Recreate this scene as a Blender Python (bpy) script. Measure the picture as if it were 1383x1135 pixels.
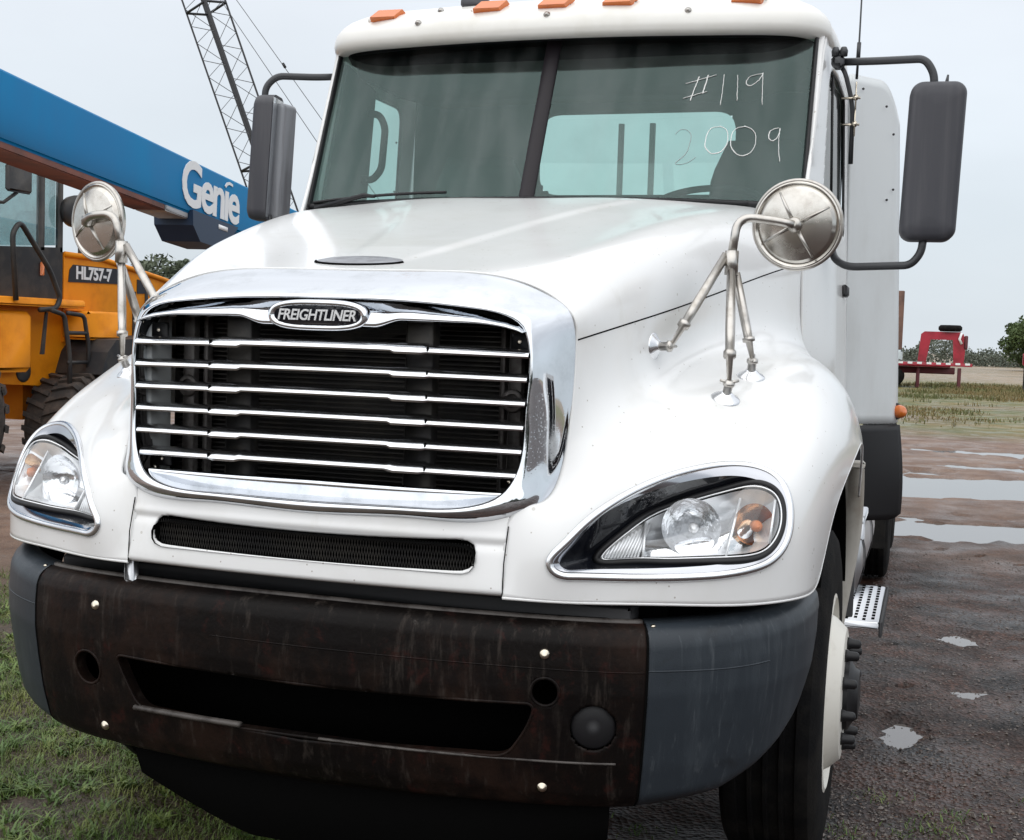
import bpy, math, random
import numpy as np
from mathutils import Matrix, Vector
random.seed(7); rng = np.random.default_rng(11)
for _o in list(bpy.data.objects): bpy.data.objects.remove(_o)
SC = bpy.context.scene
COL = SC.collection
# ---------------------------------------------------------------- camera
CAM_POS = (1.4472, -2.9413, 1.6113)
YAW, PITCH, ROLL = math.radians(17.78), math.radians(3.616), math.radians(1.8465)
def setup_camera():
    cy, sy = math.cos(YAW), math.sin(YAW)
    fw = Vector((-sy*math.cos(PITCH), cy*math.cos(PITCH), -math.sin(PITCH)))
    rt = Vector((cy, sy, 0)); up = rt.cross(fw)
    c, s = math.cos(ROLL), math.sin(ROLL)
    r2 = rt*c + up*s; u2 = -rt*s + up*c
    cam = bpy.data.cameras.new('camera'); o = bpy.data.objects.new('camera', cam); COL.objects.link(o)
    m = Matrix.Identity(4)
    for i in range(3):
        m[i][0] = r2[i]; m[i][1] = u2[i]; m[i][2] = -fw[i]; m[i][3] = CAM_POS[i]
    o.matrix_world = m
    cam.sensor_fit = 'HORIZONTAL'; cam.sensor_width = 36; cam.lens = 36*1750/1383
    cam.clip_start = 0.05; cam.clip_end = 3000
    SC.camera = o
setup_camera()
# ---------------------------------------------------------------- overcast sky, soft sun, exposure
SUN_EL, SUN_AZ = math.radians(44), math.radians(190)      # azimuth from +Y towards +X
def setup_world():
    w = bpy.data.worlds.new('World'); SC.world = w; w.use_nodes = True
    nt = w.node_tree; nt.nodes.clear(); N = nt.nodes.new; Lk = nt.links.new
    out = N('ShaderNodeOutputWorld')
    sky = N('ShaderNodeTexSky'); sky.sky_type = 'NISHITA'; sky.sun_disc = False
    sky.sun_elevation = SUN_EL; sky.sun_rotation = SUN_AZ; sky.air_density = 1.0; sky.dust_density = 3.0
    b1 = N('ShaderNodeBackground'); b1.inputs[1].default_value = 0.06; Lk(sky.outputs[0], b1.inputs[0])
    # cloud deck: an even overcast, brighter towards the zenith, with faint structure
    tc = N('ShaderNodeTexCoord'); sep = N('ShaderNodeSeparateXYZ'); Lk(tc.outputs['Generated'], sep.inputs[0])
    ramp = N('ShaderNodeValToRGB'); cr = ramp.color_ramp
    cr.elements[0].position = 0.0; cr.elements[0].color = (.62, .675, .72, 1)
    cr.elements[1].position = 1.0; cr.elements[1].color = (1.30, 1.33, 1.36, 1)
    e = cr.elements.new(.10); e.color = (.635, .698, .752, 1)
    e = cr.elements.new(.28); e.color = (.72, .76, .815, 1)
    e = cr.elements.new(.55); e.color = (.98, 1.01, 1.06, 1)
    mp = N('ShaderNodeMapping'); mp.inputs['Scale'].default_value = (1, 1, 2.6); Lk(tc.outputs['Generated'], mp.inputs[0])
    no = N('ShaderNodeTexNoise'); no.inputs['Scale'].default_value = 1.7; no.inputs['Detail'].default_value = 5; Lk(mp.outputs[0], no.inputs['Vector'])
    mr = N('ShaderNodeMapRange'); mr.inputs[1].default_value = .3; mr.inputs[2].default_value = .7; mr.inputs[3].default_value = .90; mr.inputs[4].default_value = 1.10
    Lk(no.outputs['Fac'], mr.inputs[0])
    mx = N('ShaderNodeMix'); mx.data_type = 'RGBA'; mx.blend_type = 'MULTIPLY'; mx.inputs[0].default_value = 1
    Lk(sep.outputs['Z'], ramp.inputs[0]); Lk(ramp.outputs[0], mx.inputs[6]); Lk(mr.outputs[0], mx.inputs[7])
    b2 = N('ShaderNodeBackground'); Lk(mx.outputs[2], b2.inputs[0]); b2.inputs[1].default_value = 1.0
    ms = N('ShaderNodeMixShader'); ms.inputs[0].default_value = .9
    Lk(b1.outputs[0], ms.inputs[1]); Lk(b2.outputs[0], ms.inputs[2]); Lk(ms.outputs[0], out.inputs[0])
setup_world()
def setup_sun():
    l = bpy.data.lights.new('sun', 'SUN'); l.energy = 1.35; l.angle = math.radians(130); l.color = (1, .975, .94)
    o = bpy.data.objects.new('sun', l); COL.objects.link(o)
    d = Vector((math.sin(SUN_AZ)*math.cos(SUN_EL), math.cos(SUN_AZ)*math.cos(SUN_EL), math.sin(SUN_EL)))
    o.rotation_euler = d.to_track_quat('Z', 'Y').to_euler(); o.location = d*60
setup_sun()
SC.view_settings.view_transform = 'Standard'; SC.view_settings.look = 'None'
SC.view_settings.exposure = 0.30; SC.view_settings.gamma = 1.0
SC.cycles.use_denoising = True
SC.cycles.max_bounces = 12; SC.cycles.transparent_max_bounces = 24
SC.cycles.caustics_reflective = False; SC.cycles.caustics_refractive = False
# ---------------------------------------------------------------- materials
MATS = {}
def mat(name, col, rough=.5, metal=0.0, col2=None, nscale=8, nstretch=(1,1,1), lo=.4, hi=.65, detail=6, bump=0, bscale=40, coat=0, spec=.5, rough2=None, trans=None, emit=None, bdist=.01):
    m = bpy.data.materials.new(name); m.use_nodes = True; nt = m.node_tree; N = nt.nodes.new; Lk = nt.links.new
    p = nt.nodes['Principled BSDF']
    p.inputs['Base Color'].default_value = (*col, 1); p.inputs['Roughness'].default_value = rough; p.inputs['Metallic'].default_value = metal
    p.inputs['Specular IOR Level'].default_value = spec
    p.inputs['Coat Weight'].default_value = coat; p.inputs['Coat Roughness'].default_value = .08
    tc = N('ShaderNodeTexCoord')
    if col2 is not None:
        mp = N('ShaderNodeMapping'); mp.inputs['Scale'].default_value = nstretch; Lk(tc.outputs['Object'], mp.inputs[0])
        n = N('ShaderNodeTexNoise'); n.inputs['Scale'].default_value = nscale; n.inputs['Detail'].default_value = detail; n.inputs['Roughness'].default_value = .62
        Lk(mp.outputs[0], n.inputs['Vector'])
        mr = N('ShaderNodeMapRange'); mr.interpolation_type = 'SMOOTHSTEP'; mr.inputs[1].default_value = lo; mr.inputs[2].default_value = hi; Lk(n.outputs['Fac'], mr.inputs[0])
        mx = N('ShaderNodeMix'); mx.data_type = 'RGBA'; mx.inputs[6].default_value = (*col, 1); mx.inputs[7].default_value = (*col2, 1)
        Lk(mr.outputs[0], mx.inputs[0]); Lk(mx.outputs[2], p.inputs['Base Color'])
        if rough2 is not None:
            m2 = N('ShaderNodeMapRange'); m2.inputs[3].default_value = rough; m2.inputs[4].default_value = rough2; Lk(mr.outputs[0], m2.inputs[0]); Lk(m2.outputs[0], p.inputs['Roughness'])
    if bump:
        n2 = N('ShaderNodeTexNoise'); n2.inputs['Scale'].default_value = bscale; n2.inputs['Detail'].default_value = 4; Lk(tc.outputs['Object'], n2.inputs['Vector'])
        bn = N('ShaderNodeBump'); bn.inputs['Strength'].default_value = bump; bn.inputs['Distance'].default_value = bdist; Lk(n2.outputs['Fac'], bn.inputs['Height']); Lk(bn.outputs[0], p.inputs['Normal'])
    MATS[name] = m
    return m
def specks(m, col, scale=70, thr=.16):
    """scattered specks of dirt mixed over the base colour"""
    nt = m.node_tree; N = nt.nodes.new; Lk = nt.links.new; p = nt.nodes['Principled BSDF']
    tc = N('ShaderNodeTexCoord'); v = N('ShaderNodeTexVoronoi'); v.inputs['Scale'].default_value = scale; Lk(tc.outputs['Object'], v.inputs['Vector'])
    sc = N('ShaderNodeSeparateColor'); Lk(v.outputs['Color'], sc.inputs[0])
    g = N('ShaderNodeMath'); g.operation = 'GREATER_THAN'; Lk(sc.outputs[0], g.inputs[0]); g.inputs[1].default_value = .93
    d = N('ShaderNodeMath'); d.operation = 'LESS_THAN'; Lk(v.outputs['Distance'], d.inputs[0]); d.inputs[1].default_value = thr
    k = N('ShaderNodeMath'); k.operation = 'MULTIPLY'; Lk(g.outputs[0], k.inputs[0]); Lk(d.outputs[0], k.inputs[1])
    k2 = N('ShaderNodeMath'); k2.operation = 'MULTIPLY'; Lk(k.outputs[0], k2.inputs[0]); k2.inputs[1].default_value = .55
    mx = N('ShaderNodeMix'); mx.data_type = 'RGBA'; src = p.inputs['Base Color'].links[0].from_socket; Lk(src, mx.inputs[6]); mx.inputs[7].default_value = (*col, 1); Lk(k2.outputs[0], mx.inputs[0]); Lk(mx.outputs[2], p.inputs['Base Color'])
def drops_bump(m, scale, strength, thresh=.3, dist=.002):
    """beads of rain water standing on a surface"""
    nt = m.node_tree; N = nt.nodes.new; Lk = nt.links.new; p = nt.nodes['Principled BSDF']
    tc = N('ShaderNodeTexCoord'); v = N('ShaderNodeTexVoronoi'); v.inputs['Scale'].default_value = scale; Lk(tc.outputs['Object'], v.inputs['Vector'])
    mr = N('ShaderNodeMapRange'); mr.interpolation_type = 'SMOOTHSTEP'; mr.inputs[1].default_value = thresh; mr.inputs[2].default_value = 0; mr.inputs[3].default_value = 0; mr.inputs[4].default_value = 1
    Lk(v.outputs['Distance'], mr.inputs[0])
    n = N('ShaderNodeTexNoise'); n.inputs['Scale'].default_value = 6; Lk(tc.outputs['Object'], n.inputs['Vector'])
    m2 = N('ShaderNodeMapRange'); m2.inputs[1].default_value = .42; m2.inputs[2].default_value = .6; Lk(n.outputs['Fac'], m2.inputs[0])
    mu = N('ShaderNodeMath'); mu.operation = 'MULTIPLY'; Lk(mr.outputs[0], mu.inputs[0]); Lk(m2.outputs[0], mu.inputs[1])
    b = N('ShaderNodeBump'); b.inputs['Strength'].default_value = strength; b.inputs['Distance'].default_value = dist; Lk(mu.outputs[0], b.inputs['Height']); Lk(b.outputs[0], p.inputs['Normal'])
def glass(name, tint, film=.04, refl=(1,1,1), filmcol=(.5,.52,.52), rough=.01, fscale=5, fstretch=(1,1,1)):
    """thin tinted pane: see-through, mirror-like by Fresnel, with a faint film of dirt"""
    m = bpy.data.materials.new(name); m.use_nodes = True; nt = m.node_tree; nt.nodes.clear(); N = nt.nodes.new; Lk = nt.links.new
    out = N('ShaderNodeOutputMaterial'); tr = N('ShaderNodeBsdfTransparent'); tr.inputs[0].default_value = (*tint, 1)
    gl = N('ShaderNodeBsdfGlossy'); gl.inputs['Roughness'].default_value = rough; gl.inputs[0].default_value = (*refl, 1)
    lw = N('ShaderNodeLayerWeight'); lw.inputs[0].default_value = .5
    pw = N('ShaderNodeMath'); pw.operation = 'POWER'; Lk(lw.outputs['Facing'], pw.inputs[0]); pw.inputs[1].default_value = 5
    fr = N('ShaderNodeMath'); fr.operation = 'MULTIPLY_ADD'; Lk(pw.outputs[0], fr.inputs[0]); fr.inputs[1].default_value = .92; fr.inputs[2].default_value = .075
    mx = N('ShaderNodeMixShader'); Lk(fr.outputs[0], mx.inputs[0]); Lk(tr.outputs[0], mx.inputs[1]); Lk(gl.outputs[0], mx.inputs[2])
    df = N('ShaderNodeBsdfDiffuse'); df.inputs[0].default_value = (*filmcol, 1)
    tc = N('ShaderNodeTexCoord'); mp = N('ShaderNodeMapping'); mp.inputs['Scale'].default_value = fstretch; Lk(tc.outputs['Object'], mp.inputs[0])
    n = N('ShaderNodeTexNoise'); n.inputs['Scale'].default_value = fscale; n.inputs['Detail'].default_value = 8; Lk(mp.outputs[0], n.inputs['Vector'])
    mr = N('ShaderNodeMapRange'); mr.inputs[1].default_value = .40; mr.inputs[2].default_value = .70; mr.inputs[3].default_value = film*.25; mr.inputs[4].default_value = film*2.6; Lk(n.outputs['Fac'], mr.inputs[0])
    m2 = N('ShaderNodeMixShader'); Lk(mr.outputs[0], m2.inputs[0]); Lk(mx.outputs[0], m2.inputs[1]); Lk(df.outputs[0], m2.inputs[2]); Lk(m2.outputs[0], out.inputs[0])
    MATS[name] = m; return m
def layered(name, base, layers, rough, spec, bump=.12, bscale=70):
    """base colour with noise-shaped stains on top: (colour, scale, stretch, lo, hi, strength)"""
    m = mat(name, base, rough, bump=bump, bscale=bscale, spec=spec); nt = m.node_tree; N = nt.nodes.new; Lk = nt.links.new; p = nt.nodes['Principled BSDF']
    tc = N('ShaderNodeTexCoord'); prev = None
    for k, (c, sc, stc, lo, hi, st) in enumerate(layers):
        mp = N('ShaderNodeMapping'); mp.inputs['Scale'].default_value = stc; mp.inputs['Location'].default_value = (3.1*k, 1.7*k, .9*k); Lk(tc.outputs['Object'], mp.inputs[0])
        n = N('ShaderNodeTexNoise'); n.inputs['Scale'].default_value = sc; n.inputs['Detail'].default_value = 10; n.inputs['Roughness'].default_value = .68; n.inputs['Distortion'].default_value = .3; Lk(mp.outputs[0], n.inputs['Vector'])
        mr = N('ShaderNodeMapRange'); mr.interpolation_type = 'SMOOTHSTEP'; mr.inputs[1].default_value = lo; mr.inputs[2].default_value = hi; mr.inputs[4].default_value = st; Lk(n.outputs['Fac'], mr.inputs[0])
        mx = N('ShaderNodeMix'); mx.data_type = 'RGBA'; mx.inputs[7].default_value = (*c, 1); Lk(mr.outputs[0], mx.inputs[0])
        if prev is None: mx.inputs[6].default_value = (*base, 1)
        else: Lk(prev, mx.inputs[6])
        prev = mx.outputs[2]
    Lk(prev, p.inputs['Base Color']); return m
layered('white_paint', (.82,.825,.82), [((.72,.71,.68),1.8,(1,1,.6),.45,.75,.7),((.64,.62,.56),9,(1,1,.35),.60,.80,.45),((.50,.46,.40),60,(1,1,.7),.70,.80,.5)], .20, .5, 0)
MATS['white_paint'].node_tree.nodes['Principled BSDF'].inputs['Coat Weight'].default_value = .35
MATS['white_paint'].node_tree.nodes['Principled BSDF'].inputs['Coat Roughness'].default_value = .07
specks(MATS['white_paint'], (.25,.2,.15))
specks(MATS['white_paint'], (.45,.42,.36), 21, .10)
mat('roof_paint', (.80,.79,.75), .28, col2=(.70,.68,.62), nscale=3, lo=.45, hi=.8, coat=.2, rough2=.4)
mat('panel_paint', (.66,.69,.70), .4, col2=(.58,.60,.60), nscale=4, nstretch=(1,1,.35), lo=.4, hi=.75)
mat('chrome', (.72,.74,.77), .03, 1.0, rough2=.10, col2=(.56,.58,.60), nscale=9, lo=.45, hi=.8)
drops_bump(MATS['chrome'], 150, .08, .35, .0008)
mat('bar_chrome', (.76,.77,.79), .20, 1.0)
mat('brushed_steel', (.50,.48,.45), .30, 1.0, col2=(.36,.33,.29), nscale=30, lo=.45, hi=.8, rough2=.45)
mat('mirror_back', (.58,.56,.52), .17, 1.0, col2=(.42,.39,.35), nscale=14, lo=.4, hi=.8, rough2=.4)
mat('black_plastic', (.012,.012,.0135), .45, spec=.35)
mat('dark_chrome', (.46,.47,.50), .12, 1.0)
mat('black_gloss', (.008,.009,.013), .07, spec=.4)
drops_bump(MATS['black_gloss'], 90, .4, .4, .002)
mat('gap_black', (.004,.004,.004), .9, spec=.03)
mat('dark_metal', (.03,.03,.032), .55, .3)
mat('radiator', (.028,.027,.027), .55, .3, col2=(.05,.046,.04), nscale=12)
mat('bracket_grey', (.16,.15,.145), .5, .3, col2=(.08,.07,.065), nscale=20)
layered('rusty_bumper', (.0048,.0036,.0032), [((.017,.0095,.007),3.2,(1,1,.9),.42,.62,1),((.050,.041,.035),24,(1.6,1,.22),.52,.70,.6),((.004,.003,.003),7,(1.2,1,.7),.47,.62,.75),((.030,.010,.008),15,(1,1,.8),.56,.70,.7),((.095,.085,.077),34,(1.2,1,.6),.64,.76,.55)], .5, .12)
mat('bumper_edge', (.075,.066,.060), .55, col2=(.018,.013,.011), nscale=14, lo=.4, hi=.65)
layered('bumper_grey', (.026,.033,.041), [((.050,.060,.070),4,(3,3,.35),.48,.75,.8),((.105,.118,.128),20,(2.5,2.5,.16),.54,.74,.55),((.13,.14,.145),40,(.5,.5,3),.66,.76,.45),((.014,.015,.016),5,(1,1,1),.55,.72,.6)], .42, .3, .05, 300)
mat('tyre', (.006,.006,.0065), .8, col2=(.014,.013,.012), nscale=9, bump=.25, bscale=120, spec=.1)
mat('muddy_tyre', (.035,.030,.027), .85, col2=(.10,.075,.06), nscale=6, lo=.4, hi=.7, bump=.3, bscale=40)
mat('wheel_white', (.72,.70,.64), .4, col2=(.5,.46,.39), nscale=9, lo=.5, hi=.8)
mat('bolt_metal', (.62,.56,.46), .14, 1.0)
mat('mirror_plastic', (.042,.043,.052), .5, col2=(.062,.062,.07), nscale=5, nstretch=(6,6,.3), lo=.4, hi=.75, bump=.05, bscale=400)
mat('mirror_plastic_pale', (.24,.25,.27), .38, col2=(.16,.16,.175), nscale=6, nstretch=(5,5,.3))
mat('mirror_glass', (.8,.82,.84), .03, 1.0)
mat('tube_dark', (.040,.042,.046), .38, .2)
mat('amber', (.62,.15,.02), .25, coat=.4)
mat('amber_reflector', (.78,.50,.30), .16, 1.0, bump=.3, bscale=50, bdist=.004)
mat('post_rubber', (.012,.009,.012), .5, spec=.3)
mat('amber_bulb', (.60,.18,.05), .4)
mat('interior', (.085,.105,.10), .8, col2=(.060,.075,.072), nscale=3)
mat('headliner', (.008,.009,.010), .9, spec=.1)
mat('seat_dark', (.022,.023,.024), .8)
mat('dash', (.028,.030,.030), .65)
mat('reflector', (.84,.85,.87), .10, 1.0, bump=.35, bscale=45, bdist=.004)
mat('ribbed_reflector', (.92,.93,.95), .35, .6)
mat('flare_grey', (.42,.40,.36), .5, col2=(.30,.27,.23), nscale=6, lo=.45, hi=.75)
mat('aluminium', (.62,.63,.65), .35, 1.0)
mat('chalk', (.85,.86,.84), .9)
mat('chalk_faint', (.36,.40,.39), .9)
mat('letter_silver', (.86,.87,.88), .25, .5)
glass('windscreen', (.66,.83,.79), film=.034, refl=(.56,.76,.72), fscale=2.6, fstretch=(4,1,.9))
glass('side_glass', (.62,.76,.73), film=.05)
glass('lens_glass', (.97,.98,.98), film=.015, filmcol=(.8,.8,.78))
mat('loader_orange', (.88,.30,.008), .5, col2=(.70,.21,.006), nscale=3, lo=.45, hi=.75, spec=.25)
mat('loader_dark', (.022,.022,.024), .6, col2=(.05,.045,.04), nscale=5)
glass('loader_glass', (.72,.80,.80), film=.05)
mat('boom_blue', (.001,.150,.35), .5, col2=(.002,.180,.39), nscale=1.2, nstretch=(1,1,.3), lo=.4, hi=.7, rough2=.6, spec=.08)
mat('boom_navy', (.010,.032,.075), .5)
mat('boom_red', (.20,.055,.030), .6, col2=(.075,.028,.020), nscale=3, lo=.4, hi=.7)
mat('boom_grey', (.40,.40,.41), .5)
mat('sign_white', (.82,.83,.84), .5)
mat('sign_black', (.02,.02,.025), .5)
mat('decal', (.45,.50,.52), .5)
mat('crane_steel', (.10,.105,.115), .6)
mat('crane_dark', (.016,.017,.020), .6)
mat('trailer_red', (.40,.018,.04), .5, col2=(.26,.014,.026), nscale=2)
mat('trailer_dark', (.09,.012,.016), .6)
mat('rust_post', (.16,.085,.060), .8, col2=(.10,.055,.042), nscale=3)
mat('bark', (.09,.065,.045), .9)
mat('leaf_dark', (.095,.112,.085), .8, col2=(.125,.140,.11), nscale=.8)  # foliage greyed so that its colour carries the distance haze
mat('leaf_grey', (.13,.15,.105), .85, col2=(.09,.115,.075), nscale=.5)
mat('leaf_bright', (.085,.125,.040), .8, col2=(.055,.085,.03), nscale=.8)
mat('grass_green', (.075,.135,.022), .6, col2=(.165,.190,.045), nscale=4)
mat('weed_green', (.070,.130,.026), .55, col2=(.150,.200,.040), nscale=7)
mat('grass_dry', (.19,.135,.055), .8, col2=(.095,.110,.035), nscale=.35, lo=.4, hi=.6)
mat('pebble', (.15,.125,.11), .55, col2=(.06,.05,.045), nscale=30)
mat('leaf_litter', (.055,.026,.017), .6, col2=(.10,.055,.03), nscale=9)
# ---------------------------------------------------------------- mesh helpers
ROOT = {}
def thing(name, label, cat, loc, group=None):
    o = bpy.data.objects.new(name, None); COL.objects.link(o); o.location = loc; o.empty_display_size = .2
    o['label'] = label; o['category'] = cat
    if group: o['group'] = group
    ROOT[o] = np.array(loc, float)
    return o
def part(name, V, F, m, parent=None, smooth=True, label=None, kind=None, sharp=None):
    """one mesh object from world coordinates; a child of its thing or part"""
    V = np.asarray(V, float).reshape(-1, 3)
    base = ROOT.get(parent, np.zeros(3)) if parent is not None else np.zeros(3)
    me = bpy.data.meshes.new(name); me.from_pydata((V-base).tolist(), [], [tuple(int(i) for i in f) for f in F]); me.update()
    if m: me.materials.append(MATS[m])
    if smooth:
        me.polygons.foreach_set('use_smooth', [True]*len(me.polygons))
        if sharp:
            try: me.set_sharp_from_angle(angle=math.radians(sharp))
            except Exception: pass
    o = bpy.data.objects.new(name, me); COL.objects.link(o)
    if parent is not None: o.parent = parent; ROOT[o] = base
    if label: o['label'] = label
    if kind: o['kind'] = kind
    return o
def solo(name, V, F, m, label=None, cat=None, kind=None, smooth=True, group=None):
    """a top-level mesh whose origin is at its base"""
    V = np.asarray(V, float).reshape(-1, 3); b = np.array([V[:,0].mean(), V[:,1].mean(), V[:,2].min()]) if kind is None else np.zeros(3)
    me = bpy.data.meshes.new(name); me.from_pydata((V-b).tolist(), [], [tuple(int(i) for i in f) for f in F]); me.update()
    me.materials.append(MATS[m])
    if smooth: me.polygons.foreach_set('use_smooth', [True]*len(me.polygons))
    o = bpy.data.objects.new(name, me); COL.objects.link(o); o.location = b
    if label: o['label'] = label
    if cat: o['category'] = cat
    if kind: o['kind'] = kind
    if group: o['group'] = group
    return o
def join(*vf):
    V = []; F = []; n = 0
    for v, f in vf:
        v = np.asarray(v, float).reshape(-1, 3); V.append(v); F += [tuple(i+n for i in q) for q in f]; n += len(v)
    return np.concatenate(V), F
def grid_vf(G, closed_u=False, closed_v=False):
    n, m = G.shape[:2]; F = []
    for i in range(n if closed_u else n-1):
        for j in range(m if closed_v else m-1):
            a, b = i, (i+1) % n; c, d = j, (j+1) % m
            F.append((a*m+c, b*m+c, b*m+d, a*m+d))
    return G.reshape(-1, 3), F
def crom(P, n, closed=False):
    """smooth curve through P, n samples"""
    P = np.asarray(P, float)
    if closed:
        k = 3; Q = np.concatenate([P[-k:], P, P[:k+1]]); t = np.concatenate([[0], np.cumsum(np.sqrt((np.diff(Q, axis=0)**2).sum(1))+1e-9)])
        return nat_spline(t, Q, np.linspace(t[k], t[k+len(P)], n, endpoint=False))
    t = np.concatenate([[0], np.cumsum(np.sqrt((np.diff(P, axis=0)**2).sum(1))+1e-9)])
    return nat_spline(t, P, np.linspace(0, t[-1], n))
def fillet(P, r=.05, n=5):
    """polyline with its corners rounded"""
    P = [np.array(p, float) for p in P]; out = [P[0]]
    for i in range(1, len(P)-1):
        a, b, c = P[i-1], P[i], P[i+1]
        la, lc = np.linalg.norm(a-b), np.linalg.norm(c-b); q = min(r, la*.45, lc*.45)
        s, e = b+(a-b)/la*q, b+(c-b)/lc*q
        for k in range(n+1):
            t = k/n; out.append((1-t)**2*s+2*t*(1-t)*b+t*t*e)
    out.append(P[-1]); return np.array(out)
def tube_vf(P, r, seg=10, caps=True, flat=1.0, up=None):
    """tube along P; r a number or one per point; flat squeezes it across"""
    P = np.asarray(P, float); n = len(P); r = np.broadcast_to(np.asarray(r, float), (n,))
    T = np.gradient(P, axis=0); T /= np.linalg.norm(T, axis=1, keepdims=True)+1e-12
    u = np.array(up, float) if up is not None else (np.array([0,0,1.]) if abs(T[0][2]) < .9 else np.array([1.,0,0]))
    V = []
    a = np.cross(T[0], u); a /= np.linalg.norm(a)
    for i in range(n):
        a = a - T[i]*(a@T[i]); a /= np.linalg.norm(a)+1e-12; b = np.cross(T[i], a)
        for k in range(seg):
            w = 2*math.pi*k/seg; V.append(P[i]+r[i]*(math.cos(w)*a+math.sin(w)*b*flat))
    F = []
    for i in range(n-1):
        for k in range(seg):
            k2 = (k+1) % seg; F.append((i*seg+k, i*seg+k2, (i+1)*seg+k2, (i+1)*seg+k))
    if caps:
        F.append(tuple(range(seg))[::-1]); F.append(tuple((n-1)*seg+k for k in range(seg)))
    return np.array(V), F
def ctube_vf(P, r, seg=8):
    """closed tube"""
    P = np.asarray(P, float); n = len(P); T = np.roll(P, -1, 0)-np.roll(P, 1, 0); T /= np.linalg.norm(T, axis=1, keepdims=True)+1e-12
    c = P.mean(0); V = []
    for i in range(n):
        o = P[i]-c; o -= T[i]*(o@T[i]); o /= np.linalg.norm(o)+1e-12; b = np.cross(T[i], o)
        for k in range(seg):
            w = 2*math.pi*k/seg; V.append(P[i]+r*(math.cos(w)*o+math.sin(w)*b))
    F = [(i*seg+k, i*seg+(k+1) % seg, ((i+1) % n)*seg+(k+1) % seg, ((i+1) % n)*seg+k) for i in range(n) for k in range(seg)]
    return np.array(V), F
def frame_of(axis):
    z = np.array(axis, float); z /= np.linalg.norm(z); h = np.array([0,0,1.]) if abs(z[2]) < .9 else np.array([1.,0,0])
    x = np.cross(h, z); x /= np.linalg.norm(x); return x, np.cross(z, x), z
def lathe_vf(prof, c, axis, seg=32, close=True):
    """profile [(r, h)] turned about axis through c"""
    x, y, z = frame_of(axis); c = np.array(c, float); V = []
    for r, h in prof:
        for k in range(seg):
            w = 2*math.pi*k/seg; V.append(c+z*h+r*(math.cos(w)*x+math.sin(w)*y))
    n = len(prof); F = [(i*seg+k, i*seg+(k+1) % seg, (i+1)*seg+(k+1) % seg, (i+1)*seg+k) for i in range(n-1) for k in range(seg)]
    if close:
        F.append(tuple(range(seg))[::-1]); F.append(tuple((n-1)*seg+k for k in range(seg)))
    return np.array(V), F
def box_vf(c, s, bev=.0, ax=None):
    """box with chamfered edges; ax = three axis vectors"""
    c = np.array(c, float); h = np.array(s, float)/2
    A = np.eye(3) if ax is None else np.array(ax, float)
    b = min(bev, h.min()*.9)
    if b <= 0:
        V = [c+A.T@(h*np.array([sx,sy,sz])) for sx in (-1,1) for sy in (-1,1) for sz in (-1,1)]
        return np.array(V), [(0,1,3,2),(4,6,7,5),(0,4,5,1),(2,3,7,6),(0,2,6,4),(1,5,7,3)]
    V = []; idx = {}
    for sx in (-1,1):
        for sy in (-1,1):
            for sz in (-1,1):
                for k in range(3):
                    p = h*np.array([sx,sy,sz], float); q = p.copy()
                    for j in range(3):
                        if j != k: q[j] -= b*np.sign(p[j])
                    idx[(sx,sy,sz,k)] = len(V); V.append(c+A.T@q)
    F = []
    for s1 in (-1,1):
        F.append([idx[(s1,a,b2,0)] for a,b2 in ((-1,-1),(1,-1),(1,1),(-1,1))][::s1])
        F.append([idx[(a,s1,b2,1)] for a,b2 in ((-1,-1),(-1,1),(1,1),(1,-1))][::s1])
        F.append([idx[(a,b2,s1,2)] for a,b2 in ((-1,-1),(1,-1),(1,1),(-1,1))][::s1])
    for a in (-1,1):
        for b2 in (-1,1):
            for (k1,k2,mk) in ((0,1,lambda t:(a,b2,t)),(1,2,lambda t:(t,a,b2)),(0,2,lambda t:(a,t,b2))):
                F.append([idx[(*mk(-1),k1)], idx[(*mk(1),k1)], idx[(*mk(1),k2)], idx[(*mk(-1),k2)]])
    for sx in (-1,1):
        for sy in (-1,1):
            for sz in (-1,1): F.append([idx[(sx,sy,sz,k)] for k in range(3)])
    return np.array(V), F
def prism_vf(poly, x0, x1, axis='X'):
    """polygon in the other two axes, extruded along axis from x0 to x1"""
    n = len(poly); V = []
    for x in (x0, x1):
        for p, q in poly: V.append({'X':(x,p,q),'Y':(p,x,q),'Z':(p,q,x)}[axis])
    F = [tuple(range(n))[::-1], tuple(range(n, 2*n))]+[(i,(i+1) % n,(i+1) % n+n,i+n) for i in range(n)]
    return np.array(V, float), F
def mir(vf):
    V, F = vf; V = np.asarray(V, float).copy(); V[:, 0] *= -1; return V, [tuple(f)[::-1] for f in F]
def poly_closest(p, q, poly):
    """signed distance (negative inside) and nearest boundary point, arrays p,q"""
    A = np.asarray(poly, float); B = np.roll(A, -1, 0); P = np.stack([p, q], -1)
    best = np.full(p.shape, 1e9); near = np.zeros(P.shape); ins = np.zeros(p.shape, bool)
    for a, b in zip(A, B):
        d = b-a; t = np.clip(((P-a)@d)/(d@d+1e-15), 0, 1); c = a+t[..., None]*d; s = ((P-c)**2).sum(-1)
        m = s < best; best[m] = s[m]; near[m] = c[m]
        cr = ((a[1] > q) != (b[1] > q)) & (p < (b[0]-a[0])*(q-a[1])/(b[1]-a[1]+1e-15)+a[0]); ins ^= cr
    sd = np.sqrt(best); sd[ins] *= -1
    return sd, near
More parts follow.
